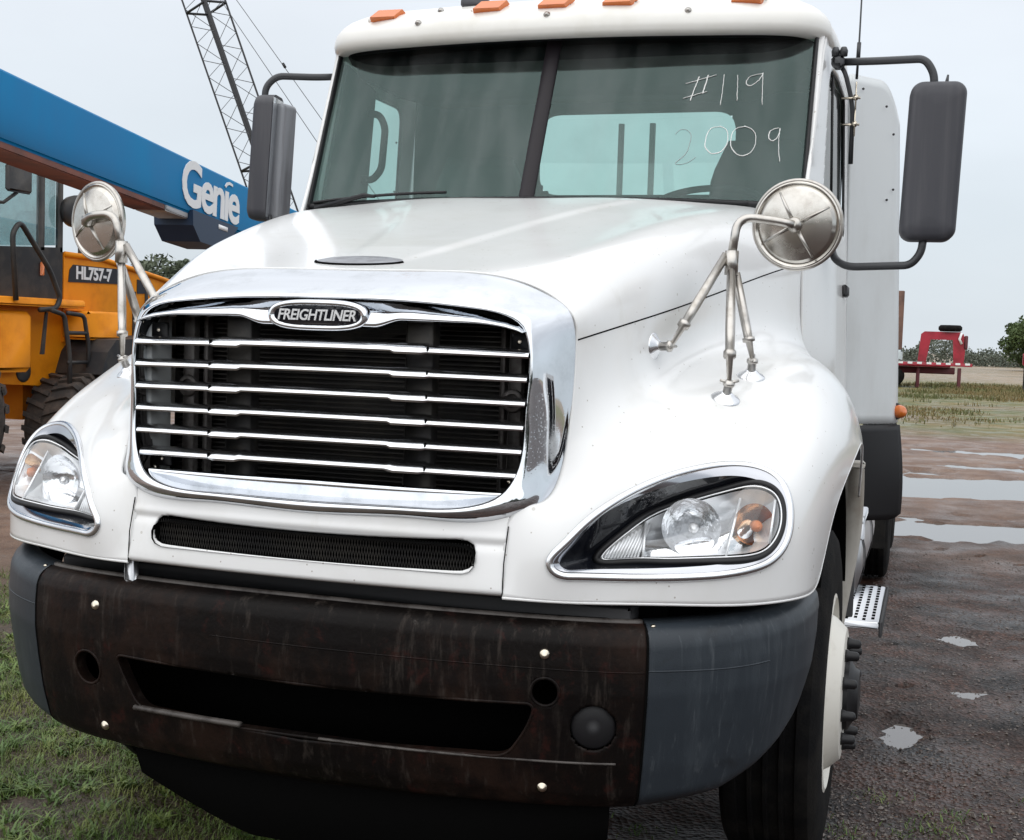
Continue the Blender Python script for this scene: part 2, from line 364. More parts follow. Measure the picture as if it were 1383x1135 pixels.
def cut_grid(p, q, fpos, polys, keep_out=True):
    """grid over parameters p,q with the polygons cut out, edges snapped to the outlines"""
    n, m = p.shape; P = p.copy(); Q = q.copy()
    dead = np.zeros((n-1, m-1), bool)
    for poly in polys:
        sd, near = poly_closest(P, Q, poly)
        h = .52*max(abs(p[1,0]-p[0,0])+abs(p[0,1]-p[0,0]), abs(q[0,1]-q[0,0])+abs(q[1,0]-q[0,0]))
        s = abs(sd) < h; P[s] = near[s][:, 0]; Q[s] = near[s][:, 1]
        pc = (P[:-1,:-1]+P[1:,:-1]+P[:-1,1:]+P[1:,1:])/4; qc = (Q[:-1,:-1]+Q[1:,:-1]+Q[:-1,1:]+Q[1:,1:])/4
        sc, _ = poly_closest(pc, qc, poly); dead |= sc < 0
    V = np.array([fpos(a, b) for a, b in zip(P.ravel(), Q.ravel())])
    F = [(i*m+j, (i+1)*m+j, (i+1)*m+j+1, i*m+j+1) for i in range(n-1) for j in range(m-1) if not dead[i, j]]
    return compact(V, F)
def compact(V, F):
    used = sorted({i for f in F for i in f}); mp = {u: k for k, u in enumerate(used)}
    return np.asarray(V)[used], [tuple(mp[i] for i in f) for f in F]
def text_vf(s, size, origin, ex, ey, shear=0, bold=0, extrude=.002, space=1.0, xs=1.0, align='CENTER'):
    """lettering as raised mesh on the plane origin,ex,ey"""
    cu = bpy.data.curves.new('lettering', 'FONT'); cu.body = s; cu.size = size; cu.shear = shear; cu.offset = bold; cu.extrude = extrude
    cu.space_character = space; cu.align_x = align; cu.align_y = 'CENTER'; cu.resolution_u = 4
    o = bpy.data.objects.new('lettering', cu); COL.objects.link(o); bpy.context.view_layer.update()
    me = o.evaluated_get(bpy.context.evaluated_depsgraph_get()).to_mesh()
    V = np.array([v.co[:] for v in me.vertices]); F = [tuple(p.vertices) for p in me.polygons]
    o.to_mesh_clear(); bpy.data.objects.remove(o); bpy.data.curves.remove(cu)
    ex = np.array(ex, float); ex /= np.linalg.norm(ex); ey = np.array(ey, float); ey /= np.linalg.norm(ey); en = np.cross(ex, ey)
    return np.array(origin, float)+V[:, :1]*xs*ex+V[:, 1:2]*ey+V[:, 2:]*en, F
def solidify(o, t, offset=-1):
    md = o.modifiers.new('thickness', 'SOLIDIFY'); md.thickness = t; md.offset = offset; md.use_even_offset = False
# ---------------------------------------------------------------- hood surface (half, X>0), measured in metres
def nat_spline(t, P, q):
    """natural cubic spline through P at t, sampled at q"""
    t = np.asarray(t, float); P = np.asarray(P, float); q = np.asarray(q, float)
    n = len(t); h = np.diff(t)
    A = np.zeros((n, n)); r = np.zeros((n, P.shape[1])); A[0, 0] = A[-1, -1] = 1
    for i in range(1, n - 1):
        A[i, i-1] = h[i-1]; A[i, i] = 2*(h[i-1] + h[i]); A[i, i+1] = h[i]
        r[i] = 3*((P[i+1]-P[i])/h[i] - (P[i]-P[i-1])/h[i-1])
    c = np.linalg.solve(A, r)
    k = np.clip(np.searchsorted(t, q) - 1, 0, n - 2)
    d = (c[k+1]-c[k])/(3*h[k])[:, None]
    b = (P[k+1]-P[k])/h[k][:, None] - h[k][:, None]*(2*c[k]+c[k+1])/3
    x = (q - t[k])[:, None]
    return P[k] + b*x + c[k]*x**2 + d*x**3
def arc(P):
    P = np.asarray(P, float); d = np.sqrt((np.diff(P, axis=0)**2).sum(1)); t = np.concatenate([[0], np.cumsum(d)])
    return t/t[-1]
HOOD_ROWS = [
 [(0,.17,1.775),(0,.4,1.826),(0,.7,1.897),(0,1.0,1.968),(0,1.25,2.030),(0,1.45,2.078),(0,1.62,2.118)],
 [(.255,.17,1.775),(.28,.4,1.826),(.305,.7,1.898),(.33,1.0,1.970),(.355,1.25,2.032),(.378,1.47,2.082),(.40,1.65,2.122)],
 [(.436,.165,1.759),(.487,.4,1.828),(.535,.7,1.905),(.582,1.0,1.975),(.625,1.27,2.031),(.66,1.52,2.074),(.70,1.74,2.112)],
 [(.547,.155,1.718),(.608,.4,1.816),(.672,.7,1.899),(.732,1.0,1.967),(.787,1.28,2.02),(.835,1.56,2.06),(.88,1.80,2.085)],
 [(.604,.14,1.674),(.668,.4,1.757),(.738,.7,1.832),(.80,1.0,1.893),(.857,1.28,1.945),(.913,1.56,1.987),(.965,1.80,2.02)],
 [(.616,.14,1.611),(.69,.4,1.66),(.757,.7,1.712),(.823,1.0,1.768),(.885,1.26,1.82),(.94,1.5,1.865),(.995,1.74,1.905)],
 [(.617,.115,1.432),(.69,.30,1.475),(.752,.58,1.53),(.82,.86,1.58),(.89,1.14,1.62),(.955,1.45,1.65),(1.005,1.76,1.66)],
 [(.607,.07,1.282),(.683,.09,1.29),(.774,.25,1.375),(.897,.5,1.455),(1.014,.8,1.544),(1.075,1.2,1.582),(1.08,1.8,1.535)],
 [(.579,.01,1.22),(.683,.03,1.225),(.799,.15,1.283),(.975,.35,1.341),(1.102,.61,1.43),(1.181,1.05,1.484),(1.175,1.83,1.42)],
 [(.515,-.02,1.187),(.621,-.03,1.131),(.818,.07,1.167),(1.035,.185,1.205),(1.155,.41,1.262),(1.228,.95,1.365),(1.228,1.86,1.28)],
 [(.513,-.06,.998),(.68,-.015,.994),(.88,.07,.993),(1.08,.19,.991),(1.168,.35,.986),(1.192,.56,1.0),(1.212,.72,1.15),(1.236,.88,1.25),(1.25,1.1,1.305),(1.25,1.35,1.31),(1.24,1.65,1.24),(1.225,1.9,1.08)],
]
HOOD_T10 = [0,.1,.2,.3,.36,.42,.49,.55,.63,.73,.86,1]
NA, NB = 201, 241          # samples across (a) and along (b)
def hood_grid():
    qb = np.linspace(0, 1, NB); R = []
    for i, row in enumerate(HOOD_ROWS):
        t = HOOD_T10 if i == 10 else arc(row)
        R.append(nat_spline(t, row, qb))
    R = np.array(R)                      # rows x NB x 3
    # parameter across rows: spread of the mean chord between rows; two mirrored rows keep the middle smooth
    d = np.sqrt((np.diff(R, axis=0)**2).sum(2)).mean(1); ta = np.concatenate([[0], np.cumsum(d)]); ta /= ta[-1]
    M = np.array([-1, 1, 1]); R2x = np.concatenate([R[2:3]*M, R[1:2]*M, R]); t2 = np.concatenate([[-ta[2], -ta[1]], ta])
    G = np.empty((NA, NB, 3)); qa = np.linspace(0, 1, NA)
    for j in range(NB): G[:, j] = nat_spline(t2, R2x[:, j], qa)
    G[0, :, 0] = 0
    # raised centre of the hood, its edge running outwards towards the windscreen
    xl = np.interp(G[..., 1], [.17,.5,1.0,1.6], [.05,.127,.233,.43]); st = np.clip((np.abs(G[..., 0])-xl)/.055+.5, 0, 1)
    G[..., 2] += .006*(1-st*st*(3-2*st))*np.clip((G[..., 1]-.22)/.3, 0, 1)*np.clip((1.66-G[..., 1])/.1, 0, 1)*(G[..., 2] > 1.7)
    return G, ta
HG, HTA = hood_grid()
_du = np.gradient(HG, axis=0); _dv = np.gradient(HG, axis=1)
HN = np.cross(_du, _dv); HN /= np.linalg.norm(HN, axis=2, keepdims=True)
if HN[2, 120, 2] < 0: HN = -HN
def hood_pt(a, b, off=0.0):
    """point on the hood at parameters a,b in 0..1, off metres outwards"""
    x = min(max(a, 0), 1)*(NA-1); y = min(max(b, 0), 1)*(NB-1)
    i = min(int(x), NA-2); j = min(int(y), NB-2); fx, fy = x-i, y-j
    def s(M): return (M[i, j]*(1-fx)*(1-fy)+M[i+1, j]*fx*(1-fy)+M[i, j+1]*(1-fx)*fy+M[i+1, j+1]*fx*fy)
    n = s(HN); return s(HG) + off*n/np.linalg.norm(n)
# ================================================================ the truck
TR = thing('semi_truck', 'white semi truck with chrome grille, rusty brown bumper and chalk numbers on its windscreen', 'truck', (0, 1.3, 0))
# ---- headlight outlines in hood parameters (a across, b along)
BEZ = crom([(.9351,.0588),(.9477,.0682),(.9526,.0802),(.9539,.0922),(.9561,.1038),(.9588,.1152),(.9616,.1265),(.9640,.1377),(.9660,.1488),(.9673,.1597),(.9682,.1705),(.9687,.1812),(.9690,.1919),(.9690,.2025),(.9688,.2132),(.9685,.2241),(.9681,.2350),(.9675,.2461),(.9667,.2574),(.9658,.2691),(.9645,.2811),(.9627,.2933),(.9595,.3046),(.9544,.3145),(.9475,.3222),(.9393,.3273),(.9299,.3298),(.9196,.3308),(.9085,.3303),(.8963,.3276),(.8830,.3220),(.8698,.3131),(.8578,.3015),(.8477,.2885),(.8398,.2750),(.8340,.2611),(.8302,.2467),(.8280,.2322),(.8270,.2177),(.8267,.2034),(.8270,.1894),(.8277,.1757),(.8287,.1623),(.8298,.1492),(.8307,.1364),(.8314,.1239),(.8325,.1117),(.8348,.1004),(.8391,.0905),(.8457,.0825),(.8546,.0765),(.8650,.0723),(.8765,.0694),(.8889,.0668),(.9029,.0633),(.9190,.0588)], 160, True)
LENS = crom([(.9353,.1213),(.9403,.1274),(.9422,.1368),(.9428,.1471),(.9435,.1567),(.9447,.1654),(.9461,.1737),(.9474,.1819),(.9483,.1902),(.9488,.1989),(.9490,.2080),(.9492,.2173),(.9494,.2267),(.9497,.2361),(.9501,.2458),(.9505,.2559),(.9510,.2665),(.9512,.2779),(.9505,.2892),(.9477,.2992),(.9427,.3072),(.9360,.3132),(.9284,.3171),(.9196,.3188),(.9094,.3183),(.8982,.3151),(.8868,.3077),(.8761,.2974),(.8665,.2868),(.8590,.2761),(.8533,.2657),(.8488,.2553),(.8457,.2447),(.8441,.2336),(.8430,.2229),(.8421,.2124),(.8415,.2021),(.8414,.1919),(.8418,.1818),(.8442,.1714),(.8504,.1611),(.8580,.1524),(.8662,.1455),(.8751,.1393),(.8853,.1333),(.8978,.1274),(.9123,.1228),(.9256,.1202)], 160, True)
def shrink(poly, d):
    """outline moved inwards by d (parameter units)"""
    P = np.asarray(poly); T = np.roll(P, -1, 0)-np.roll(P, 1, 0); T /= np.linalg.norm(T, axis=1, keepdims=True)
    N = np.stack([-T[:, 1], T[:, 0]], 1); c = P.mean(0)
    if ((N*(c-P)).sum(1)).mean() < 0: N = -N
    return P+N*d
# ---- hood, both halves one moulding
def build_hood():
    aa = np.linspace(0, 1, 190); bb = np.linspace(0, 1, 230)
    p, q = np.meshgrid(aa, bb, indexing='ij')
    vf = cut_grid(p, q, lambda a, b: hood_pt(a, b), [shrink(BEZ, .0022)])
    # weld the mirrored half along the middle
    V1, F1 = vf; n0 = len(V1); mid = np.abs(V1[:, 0]) < 1e-6; mp = np.where(mid, np.arange(n0), np.cumsum(~mid)-1+n0)
    V = np.concatenate([V1, V1[~mid]*np.array([-1, 1, 1])]); F = list(F1)+[tuple(int(mp[i]) for i in f)[::-1] for f in F1]
    h = part('hood', V, F, 'white_paint', TR)
    solidify(h, .006, 0)
    # folded edge of the wheel arch
    e = np.array([hood_pt(1, b) for b in np.linspace(.0, 1, 200)])
    for s in (1, -1):
        part('panel_gap', *tube_vf(np.array([hood_pt(HTA[5], b, .0026) for b in np.linspace(.004, .998, 120)])*np.array([s,1,1]), .0022, 6), 'gap_black', h)
        part('arch_lip', *tube_vf(e*np.array([s,1,1]), .0042, 8), 'white_paint', h)
    # small moulded vent ahead of the hood crown
    V = []; n = 40
    for r, off in ((1, .001), (.86, .004), (.5, .004), (0, .004)):
        for k in range(n):
            w = 2*math.pi*k/n; x = -.035+.125*r*np.sign(math.cos(w))*abs(math.cos(w))**1.0; y = .285+.052*r*math.sin(w)
            V.append((x, y, 0, off))
    P = []
    zc = lambda y: 1.775+.2217*(y-.17)
    for x, y, _, off in V: P.append((x, y, zc(y)+.006+off+.05*(y-.285)))
    P = np.array(P).reshape(4, n, 3)
    vv, ff = grid_vf(P, False, True)
    hv = part('hood_vent', vv, ff, 'mirror_plastic_pale', h, label='grey lens-shaped vent insert on the hood crown')
    part('vent_edge_line', *tube_vf([(-.035+.128*math.cos(w), .285+.054*math.sin(w), zc(.285+.054*math.sin(w))+.004) for w in np.linspace(math.pi*1.02, math.pi*1.98, 30)], .0045, 6), 'gap_black', hv)  # dark line along the front edge of the vent
    return h
HOOD = build_hood()
# ---- lower front panel with its slot
def panel_y(x): return -.085+.095*x*x
def build_front_panel():
    def fp(x, t):
        x = float(x); ax = abs(x)
        zt = 1.166+.022*min(ax/.5, 1)**2; zb = .998
        z = zt+(zb-zt)*t
        y = (-.064+.172*x*x)*(1-t)**1.3+panel_y(x)*(1-(1-t)**1.3)+.005*math.exp(-((z-1.117)/.012)**2)-.003*math.exp(-((z-1.135)/.010)**2)+.03*max(0, (t-.93)/.07)**2
        return (x, y, z)
    sl = []
    for x in np.linspace(-.395, .395, 24): sl.append((x, (1.160-1.114)/(1.16-.998)+.0))
    for x, z in ((.418,1.111),(.434,1.101),(.441,1.086),(.440,1.067),(.430,1.054),(.412,1.048)): sl.append((x, (1.160-z)/(.162)))
    for x in np.linspace(.39, -.39, 24): sl.append((x, (1.160-1.047)/(.162)))
    for x, z in ((-.412,1.048),(-.430,1.054),(-.440,1.067),(-.441,1.086),(-.434,1.101),(-.418,1.111)): sl.append((x, (1.160-z)/(.162)))
    slot_xz = [(x, 1.160+(.998-1.160)*t) for x, t in sl]
    # work in metres so that snapping is even
    xs = np.linspace(-.5125, .5125, 205); zs = np.linspace(0, 1, 44)
    p, q = np.meshgrid(xs, zs*.162, indexing='ij')
    poly = [(x, 1.160-z) for x, z in slot_xz]
    vf = cut_grid(p, q, lambda a, b: fp(a, b/.162), [poly])
    o = part('front_panel', *vf, 'white_paint', TR); solidify(o, .006, 0)
    # recess and wire mesh behind the slot
    ring = np.array([[(x, panel_y(x)+d, z) for x, z in slot_xz] for d in (-.001, .02, .05)])
    part('slot_recess', *grid_vf(ring, False, True), 'gap_black', o)
    part('slot_backing', *prism_vf([(-.46,1.03),(.46,1.03),(.46,1.12),(-.46,1.12)], .005, .02, 'Y'), 'gap_black', o)
    wires = [tube_vf([(x, panel_y(x)+.03, 1.045), (x+.016, panel_y(x)+.03, 1.116)], .0011, 4, False) for x in np.arange(-.44, .44, .0075)]
    wires += [tube_vf([(x+.016, panel_y(x)+.031, 1.045), (x, panel_y(x)+.031, 1.116)], .0011, 4, False) for x in np.arange(-.44, .44, .0075)]
    part('wire_mesh', *join(*wires), 'radiator', o, kind='stuff')
    for s in (1, -1):
        part('panel_gap', *tube_vf([(s*.5128, panel_y(.51)-.001, .999), (s*.5130, panel_y(.51)+.004, 1.08), (s*.5140, panel_y(.51)+.028, 1.165)], .0014, 6), 'gap_black', o)
    return o
build_front_panel()
# ---- chrome grille surround
R0 = [(0,.175,1.772),(.255,.175,1.774),(.436,.17,1.757),(.547,.16,1.716),(.603,.145,1.672),(.615,.145,1.61),(.616,.12,1.432),(.606,.075,1.282),(.578,.015,1.218),(.515,-.015,1.184),(.262,-.045,1.168),(0,-.055,1.163)]
R2 = [(0,-.02,1.698),(.253,-.02,1.693),(.402,-.012,1.681),(.482,-.006,1.666),(.522,.004,1.640),(.538,.004,1.603),(.540,-.002,1.432),(.527,-.014,1.292),(.496,-.030,1.240),(.44,-.05,1.212),(.26,-.066,1.196),(0,-.074,1.192)]
def full_ring(h):
    h = np.array(h, float); l = h[1:-1][::-1]*np.array([-1,1,1]); return np.concatenate([h, l])
def ring_mix(a, b, t, dy=0, out=0):
    a, b = np.array(a), np.array(b); r = a+(b-a)*t; r[:, 1] += dy
    c = np.array([0, 0, 1.44]); d = r-c; d[:, 1] = 0; d /= np.linalg.norm(d, axis=1, keepdims=True); return r+d*out
def build_surround():
    rings = [ring_mix(R0, R2, 0, .02, -.01), ring_mix(R0, R2, 0, 0, .003), ring_mix(R0, R2, .15, -.003, .006), ring_mix(R0, R2, .38, -.010, .007), ring_mix(R0, R2, .62, -.013, .006), ring_mix(R0, R2, .84, -.012, .003), ring_mix(R0, R2, .96, -.006, 0), ring_mix(R0, R2, 1, .002, -.003), ring_mix(R0, R2, 1, .02, -.005), ring_mix(R0, R2, 1, .07, -.007)]
    G = np.array([crom(full_ring(r), 180, True) for r in rings])
    # refine across so reflections run smoothly
    n = 40; H = np.empty((n, 180, 3)); t = np.linspace(0, 1, len(rings))
    for k in range(180): H[:, k] = nat_spline(t, G[:, k], np.linspace(0, 1, n))
    return part('grille_surround', *grid_vf(H, False, True), 'chrome', TR)
build_surround()
def bar_y(x): return -.045+.165*x*x
def build_grille():
    # crown across the top of the grille, carrying the badge
    xs = np.linspace(-.528, .528, 161); rows = []
    def top(x): return np.interp(abs(x), [0,.253,.402,.482,.515,.530], [1.691,1.687,1.674,1.659,1.645,1.625])
    def bot(x):
        a = abs(x); return 1.641-.020*(1-min(max((a-.15)/.075, 0), 1)**2*(3-2*min(max((a-.15)/.075, 0), 1)))-(max(0, a-.40)/.13)**2*.018
    for t in np.linspace(0, 1, 14):
        rows.append([(x, .010+.06*x*x-.045*math.sin(math.pi/2*min(t*1.12, 1))+.03*max(0, t-.9)/.1, top(x)+(bot(x)-top(x))*t) for x in xs])
    crown = part('grille_crown', *grid_vf(np.array(rows)), 'chrome', TR)
    # slats
    for i in range(6):
        z = 1.577-.0578*i; xe = .541-.0025*i-(.006 if i == 5 else 0); n = 97; V = []
        for x in np.linspace(-xe, xe, n):
            a = abs(x); k = 1.0+.30*(1 if .205 < a < .292 else 0)*(1-min(1, 0)); lift = .0025 if a < .21 else 0
            y = bar_y(x); h = .0062*k; zz = z+lift-.004*(a/.54)**2
            V.append([(x, y+.034, zz+.013*k), (x, y+.018, zz+.0115*k), (x, y+.004, zz+.0080*k), (x, y-.006*k, zz+.001*k), (x, y-.009*k, zz-.0045*k), (x, y-.007*k, zz-.0085*k), (x, y+.004, zz-.007*k), (x, y+.034, zz+.006*k)])
        b = part('grille_slat', *grid_vf(np.array(V), False, True), 'bar_chrome', TR, sharp=40)
        for s in (-1, 1): part('slat_notch', *box_vf((s*.297, bar_y(.297)-.0045, z-.001), (.004, .008, .015)), 'gap_black', b)
    # bright band below the lowest slat
    rows = []
    for t in np.linspace(0, 1, 9):
        rows.append([(x, -.052+.15*x*x+.016*(1-min(t/.18, 1))**2+.030*max(0, t-.18), (1.246-.030*abs(x/.5)**2*0-.004*abs(x/.5))+((1.197+.016*abs(x/.5)**3)-1.246)*t) for x in np.linspace(-.505, .505, 81)])
    part('lower_band', *grid_vf(np.array(rows)), 'chrome', TR)
    # radiator and what holds the slats
    part('radiator', *box_vf((0, .215, 1.41), (1.10, .02, .62)), 'radiator', TR)
    fins = [box_vf((0, .196, z), (1.06, .014, .0035)) for z in np.arange(1.15, 1.69, .0125)]
    part('radiator_fins', *join(*fins), 'radiator', TR, kind='stuff', smooth=False)
    for s in (-1, 1):
        part('slat_support', *box_vf((s*.25, .05, 1.42), (.075, .05, .46), .006), 'radiator', TR)
        part('radiator_side_rail', *box_vf((s*.465, .15, 1.42), (.035, .03, .52), .004), 'bracket_grey', TR)
        part('radiator_side_rail', *box_vf((s*.425, .17, 1.42), (.014, .03, .52), .003), 'bracket_grey', TR)
        part('grille_side_wall', *box_vf((s*.535, .10, 1.43), (.02, .10, .46), .004), 'panel_paint', TR)
        for z, x in ((1.603, .502), (1.262, .486)):
            c = part('grille_corner_tab', *box_vf((s*x, .055, z), (.05, .012, .04), .004), 'black_plastic', TR)
            part('screw', *lathe_vf([(.0055,0),(.0055,.002),(.003,.004)], (s*x, .048, z), (0,-1,0), 12), 'bolt_metal', c)
        part('hose_clamp', *lathe_vf([(.026,0),(.03,.004),(.026,.01),(.018,.01)], (s*.462, .135, 1.455), (0,-1,0), 20, False), 'bracket_grey', TR)
    # badge
    c = np.array([0, -.036, 1.652])
    def oval(hw, hh, y, n=72, z0=1.652):
        o = []
        for k in range(n):
            w = 2*math.pi*k/n; cx, sx = math.cos(w), math.sin(w)
            o.append((np.sign(cx)*hw*abs(cx)**.62, y, z0+np.sign(sx)*hh*abs(sx)**.80))
        return o
    G = np.array([oval(.136,.038,.0), oval(.139,.0405,-.02), oval(.136,.038,-.033), oval(.129,.033,-.039), oval(.121,.0275,-.038), oval(.117,.0245,-.034)])
    badge = part('badge', *grid_vf(G, False, True), 'chrome', TR)
    pl = oval(.118,.025,-.0345); part('badge_plate', np.array(pl+[(0,-.0355,1.652)]), [(k,(k+1) % 72,72) for k in range(72)], 'black_gloss', badge)
    part('badge_lettering', *text_vf('FREIGHTLINER', .0375, (-.001,-.0362,1.6515), (1,0,0), (0,0,1), shear=.22, bold=.0007, extrude=.0015, space=.93, xs=.93), 'letter_silver', badge, smooth=False)
build_grille()
# ---- headlights
def lamp_pt(a, b, off, s): 
    p = hood_pt(a, b, off); return (p[0]*s, p[1], p[2])
def lens_pt(a, b, off, s):
    """as lamp_pt, but sunk: the lens sits deepest at its inner tip, flush at its outer end"""
    def sm(v, lo, hi): v = min(max((v-lo)/(hi-lo), 0), 1); return v*v*(3-2*v)
    p = hood_pt(a, b, off-.006-.085*(1-sm(b,.09,.28))-.040*sm(b,.13,.18)*(1-sm(b,.24,.31))*(1-sm(a,.865,.93))); return (p[0]*s, p[1], p[2])
def fan_surface(poly, off, bulge, s, rings=10):
    P = np.asarray(poly); c = P.mean(0); G = []
    for k in range(rings+1):
        r = 1-k/rings*.999; G.append([lens_pt(*(c+(p-c)*r), off+bulge*(1-r*r), s) for p in P])
    return grid_vf(np.array(G), False, True)
def strip(polyA, offA, polyB, offB, s):
    """band between two outlines, matched by angle about the inner outline's middle"""
    B = np.asarray(polyB); c = B.mean(0); n = 200; out = []
    for poly, off in ((polyA, offA), (polyB, offB)):
        P = np.asarray(poly); ang = np.arctan2(P[:,1]-c[1], P[:,0]-c[0]); o = np.argsort(ang); ang = ang[o]; P = P[o]
        a2 = np.concatenate([ang-2*np.pi, ang, ang+2*np.pi]); P2 = np.concatenate([P, P, P]); w = np.linspace(-np.pi, np.pi, n, endpoint=False)
        q = np.stack([np.interp(w, a2, P2[:,0]), np.interp(w, a2, P2[:,1])], 1); out.append([(lens_pt if poly is polyB else lamp_pt)(*p, off, s) for p in q])
    A = np.array(out[0]); Bq = np.array(out[1]); return grid_vf(np.array([A+(Bq-A)*t for t in (0,.33,.66,1)]), False, True)
def build_headlight(s):
    hl = part('headlight', *strip(shrink(BEZ,.010), -.008, shrink(LENS,-.006), -.006, s), 'black_gloss', TR, label='headlight on the %s fender' % ("driver's side" if s > 0 else "passenger's side"))
    part('chrome_bezel', *ctube_vf([lamp_pt(*p, .002, s) for p in BEZ], .0105, 12), 'bar_chrome', hl)
    part('bezel_bevel', *grid_vf(np.array([[lamp_pt(*p, o, s) for p in shrink(BEZ, d)] for d, o in ((.003,.006),(.007,.001),(.0115,-.008))]), False, True), 'dark_chrome', hl)
    part('gasket', *ctube_vf([lens_pt(*p, .001, s) for p in shrink(LENS, -.0035)], .0085, 12), 'black_plastic', hl)
    part('lens', *fan_surface(LENS, .004, .010, s), 'lens_glass', hl)
    part('lens_rim', *ctube_vf([lens_pt(*p, .003, s) for p in shrink(LENS, .0015)], .0022, 8), 'ribbed_reflector', hl)
    # lamp body: side wall and silvered back
    inner = shrink(LENS, .004)
    part('lamp_wall', *grid_vf(np.array([[lens_pt(*p, o, s) for p in inner] for o in (0, -.03, -.065)]), False, True), 'ribbed_reflector', hl)
    part('lamp_back', *fan_surface(inner, -.065, 0, s, 6), 'reflector', hl)
    # parabolic bowls: high/low beam and turn lamp
    def bowl(name, c, ax, r, depth, m):
        prof = [(r*t, -depth*(1-t*t)) for t in np.linspace(.06, 1, 14)]
        return part(name, *lathe_vf(prof, (c[0]*s, c[1], c[2]), (ax[0]*s, ax[1], ax[2]), 40, False), m, hl)
    bowl('beam_reflector', (.912,.188,1.164), (.18,-1,-.02), .072, .055, 'reflector')
    part('bulb_shield', *lathe_vf([(.0,.0),(.010,.003),(.013,.012),(.011,.022),(.0,.025)], (.912*s,.222,1.160), (.18*s,-1,0), 20), 'ribbed_reflector', hl)
    bowl('turn_reflector', (1.056,.245,1.175), (.5,-1,0), .052, .045, 'amber_reflector')
    part('turn_bulb', *lathe_vf([(.0,-.028),(.010,-.02),(.015,0),(.013,.012),(.0,.019)], (1.060*s,.256,1.170), (.5*s,-1,0), 20), 'amber_bulb', hl)
    # dividers between the chambers
    def divider(p, q, name='divider'):
        A = [lens_pt(*p, o, s) for o in (-.001, -.06)]; B = [lens_pt(*q, o, s) for o in (-.001, -.06)]
        part(name, *tube_vf([A[0], B[0]], .0035, 6), 'ribbed_reflector', hl)
        part(name+'_plate', np.array([A[0], A[1], B[1], B[0]]), [(0,1,2,3)], 'ribbed_reflector', hl, smooth=False)
    divider((.9430,.1620), (.8655,.1515)); divider((.9490,.2474), (.8678,.2638)); divider((.9425,.3020), (.8968,.3095))
    # ribbed side reflector in the narrow corner
    ribs = []
    for k in range(11):
        t = k/10; b = .126+.031*t; a1 = .938+.004*t; a0 = .915-.049*t**.75
        ribs.append(tube_vf([lens_pt(a1, b, -.008, s), lens_pt(a0, b, -.008, s)], .0036, 6))
    part('ribbed_corner', *join(*ribs), 'ribbed_reflector', hl)
    return hl
HL = [build_headlight(1), build_headlight(-1)]
HL[0]['label'] = "headlight with amber turn bulb on the driver's side fender"
# ---- bumper
BPLAN = crom([(0,-.098),(.3,-.087),(.62,-.050),(.80,-.008),(.90,.038),(.99,.098),(1.075,.180),(1.14,.285),(1.182,.41),(1.198,.54),(1.205,.66)], 200)
BS = np.concatenate([[0], np.cumsum(np.sqrt((np.diff(BPLAN, axis=0)**2).sum(1)))])
def bplan(s):
    a = abs(s); x = np.interp(a, BS, BPLAN[:,0]); y = np.interp(a, BS, BPLAN[:,1])
    e = .004; tx = np.interp(a+e, BS, BPLAN[:,0])-np.interp(a-e if a > e else 0, BS, BPLAN[:,0]); ty = np.interp(a+e, BS, BPLAN[:,1])-np.interp(a-e if a > e else 0, BS, BPLAN[:,1])
    l = math.hypot(tx, ty); nx, ny = ty/l, -tx/l        # outward
    sg = 1 if s >= 0 else -1
    return x*sg, y, nx*sg, ny
def bzlim(s):
    a = abs(s)
    zt = np.interp(a, [0,.85,1.2,1.6], [.952,.948,.964,.980])
    zb = np.interp(a, [0,.86,.98,1.10,1.215,1.30,1.37,1.45,1.54,1.65], [.420,.480,.498,.514,.555,.600,.650,.755,.88,.92])
    return zt, zb
def bpos(s, z, off=0):
    """point on the bumper face at arc s, height z; off moves it outwards"""
    zt, zb = bzlim(s); x, y, nx, ny = bplan(s)
    t = min(max((zt-z)/(zt-.46), 0), 1)
    inset = np.interp(t, [0,.012,.03,.06,.10,.20,.34,.50,.70,.86,.94,1], [.075,.045,.026,.012,.004,0,.0,.010,.026,.046,.066,.12])
    inset += .035*max(0, 1-(z-zb)/.045)**2
    return (x-nx*(inset-off), y-ny*(inset-off), z)
S_SEAM = float(np.interp(.852, BPLAN[:,0], BS)); S_END = float(BS[-1])
def circ(cx, cz, r, n=40): return [(cx+r*math.cos(2*math.pi*k/n), cz+r*math.sin(2*math.pi*k/n)) for k in range(n)]
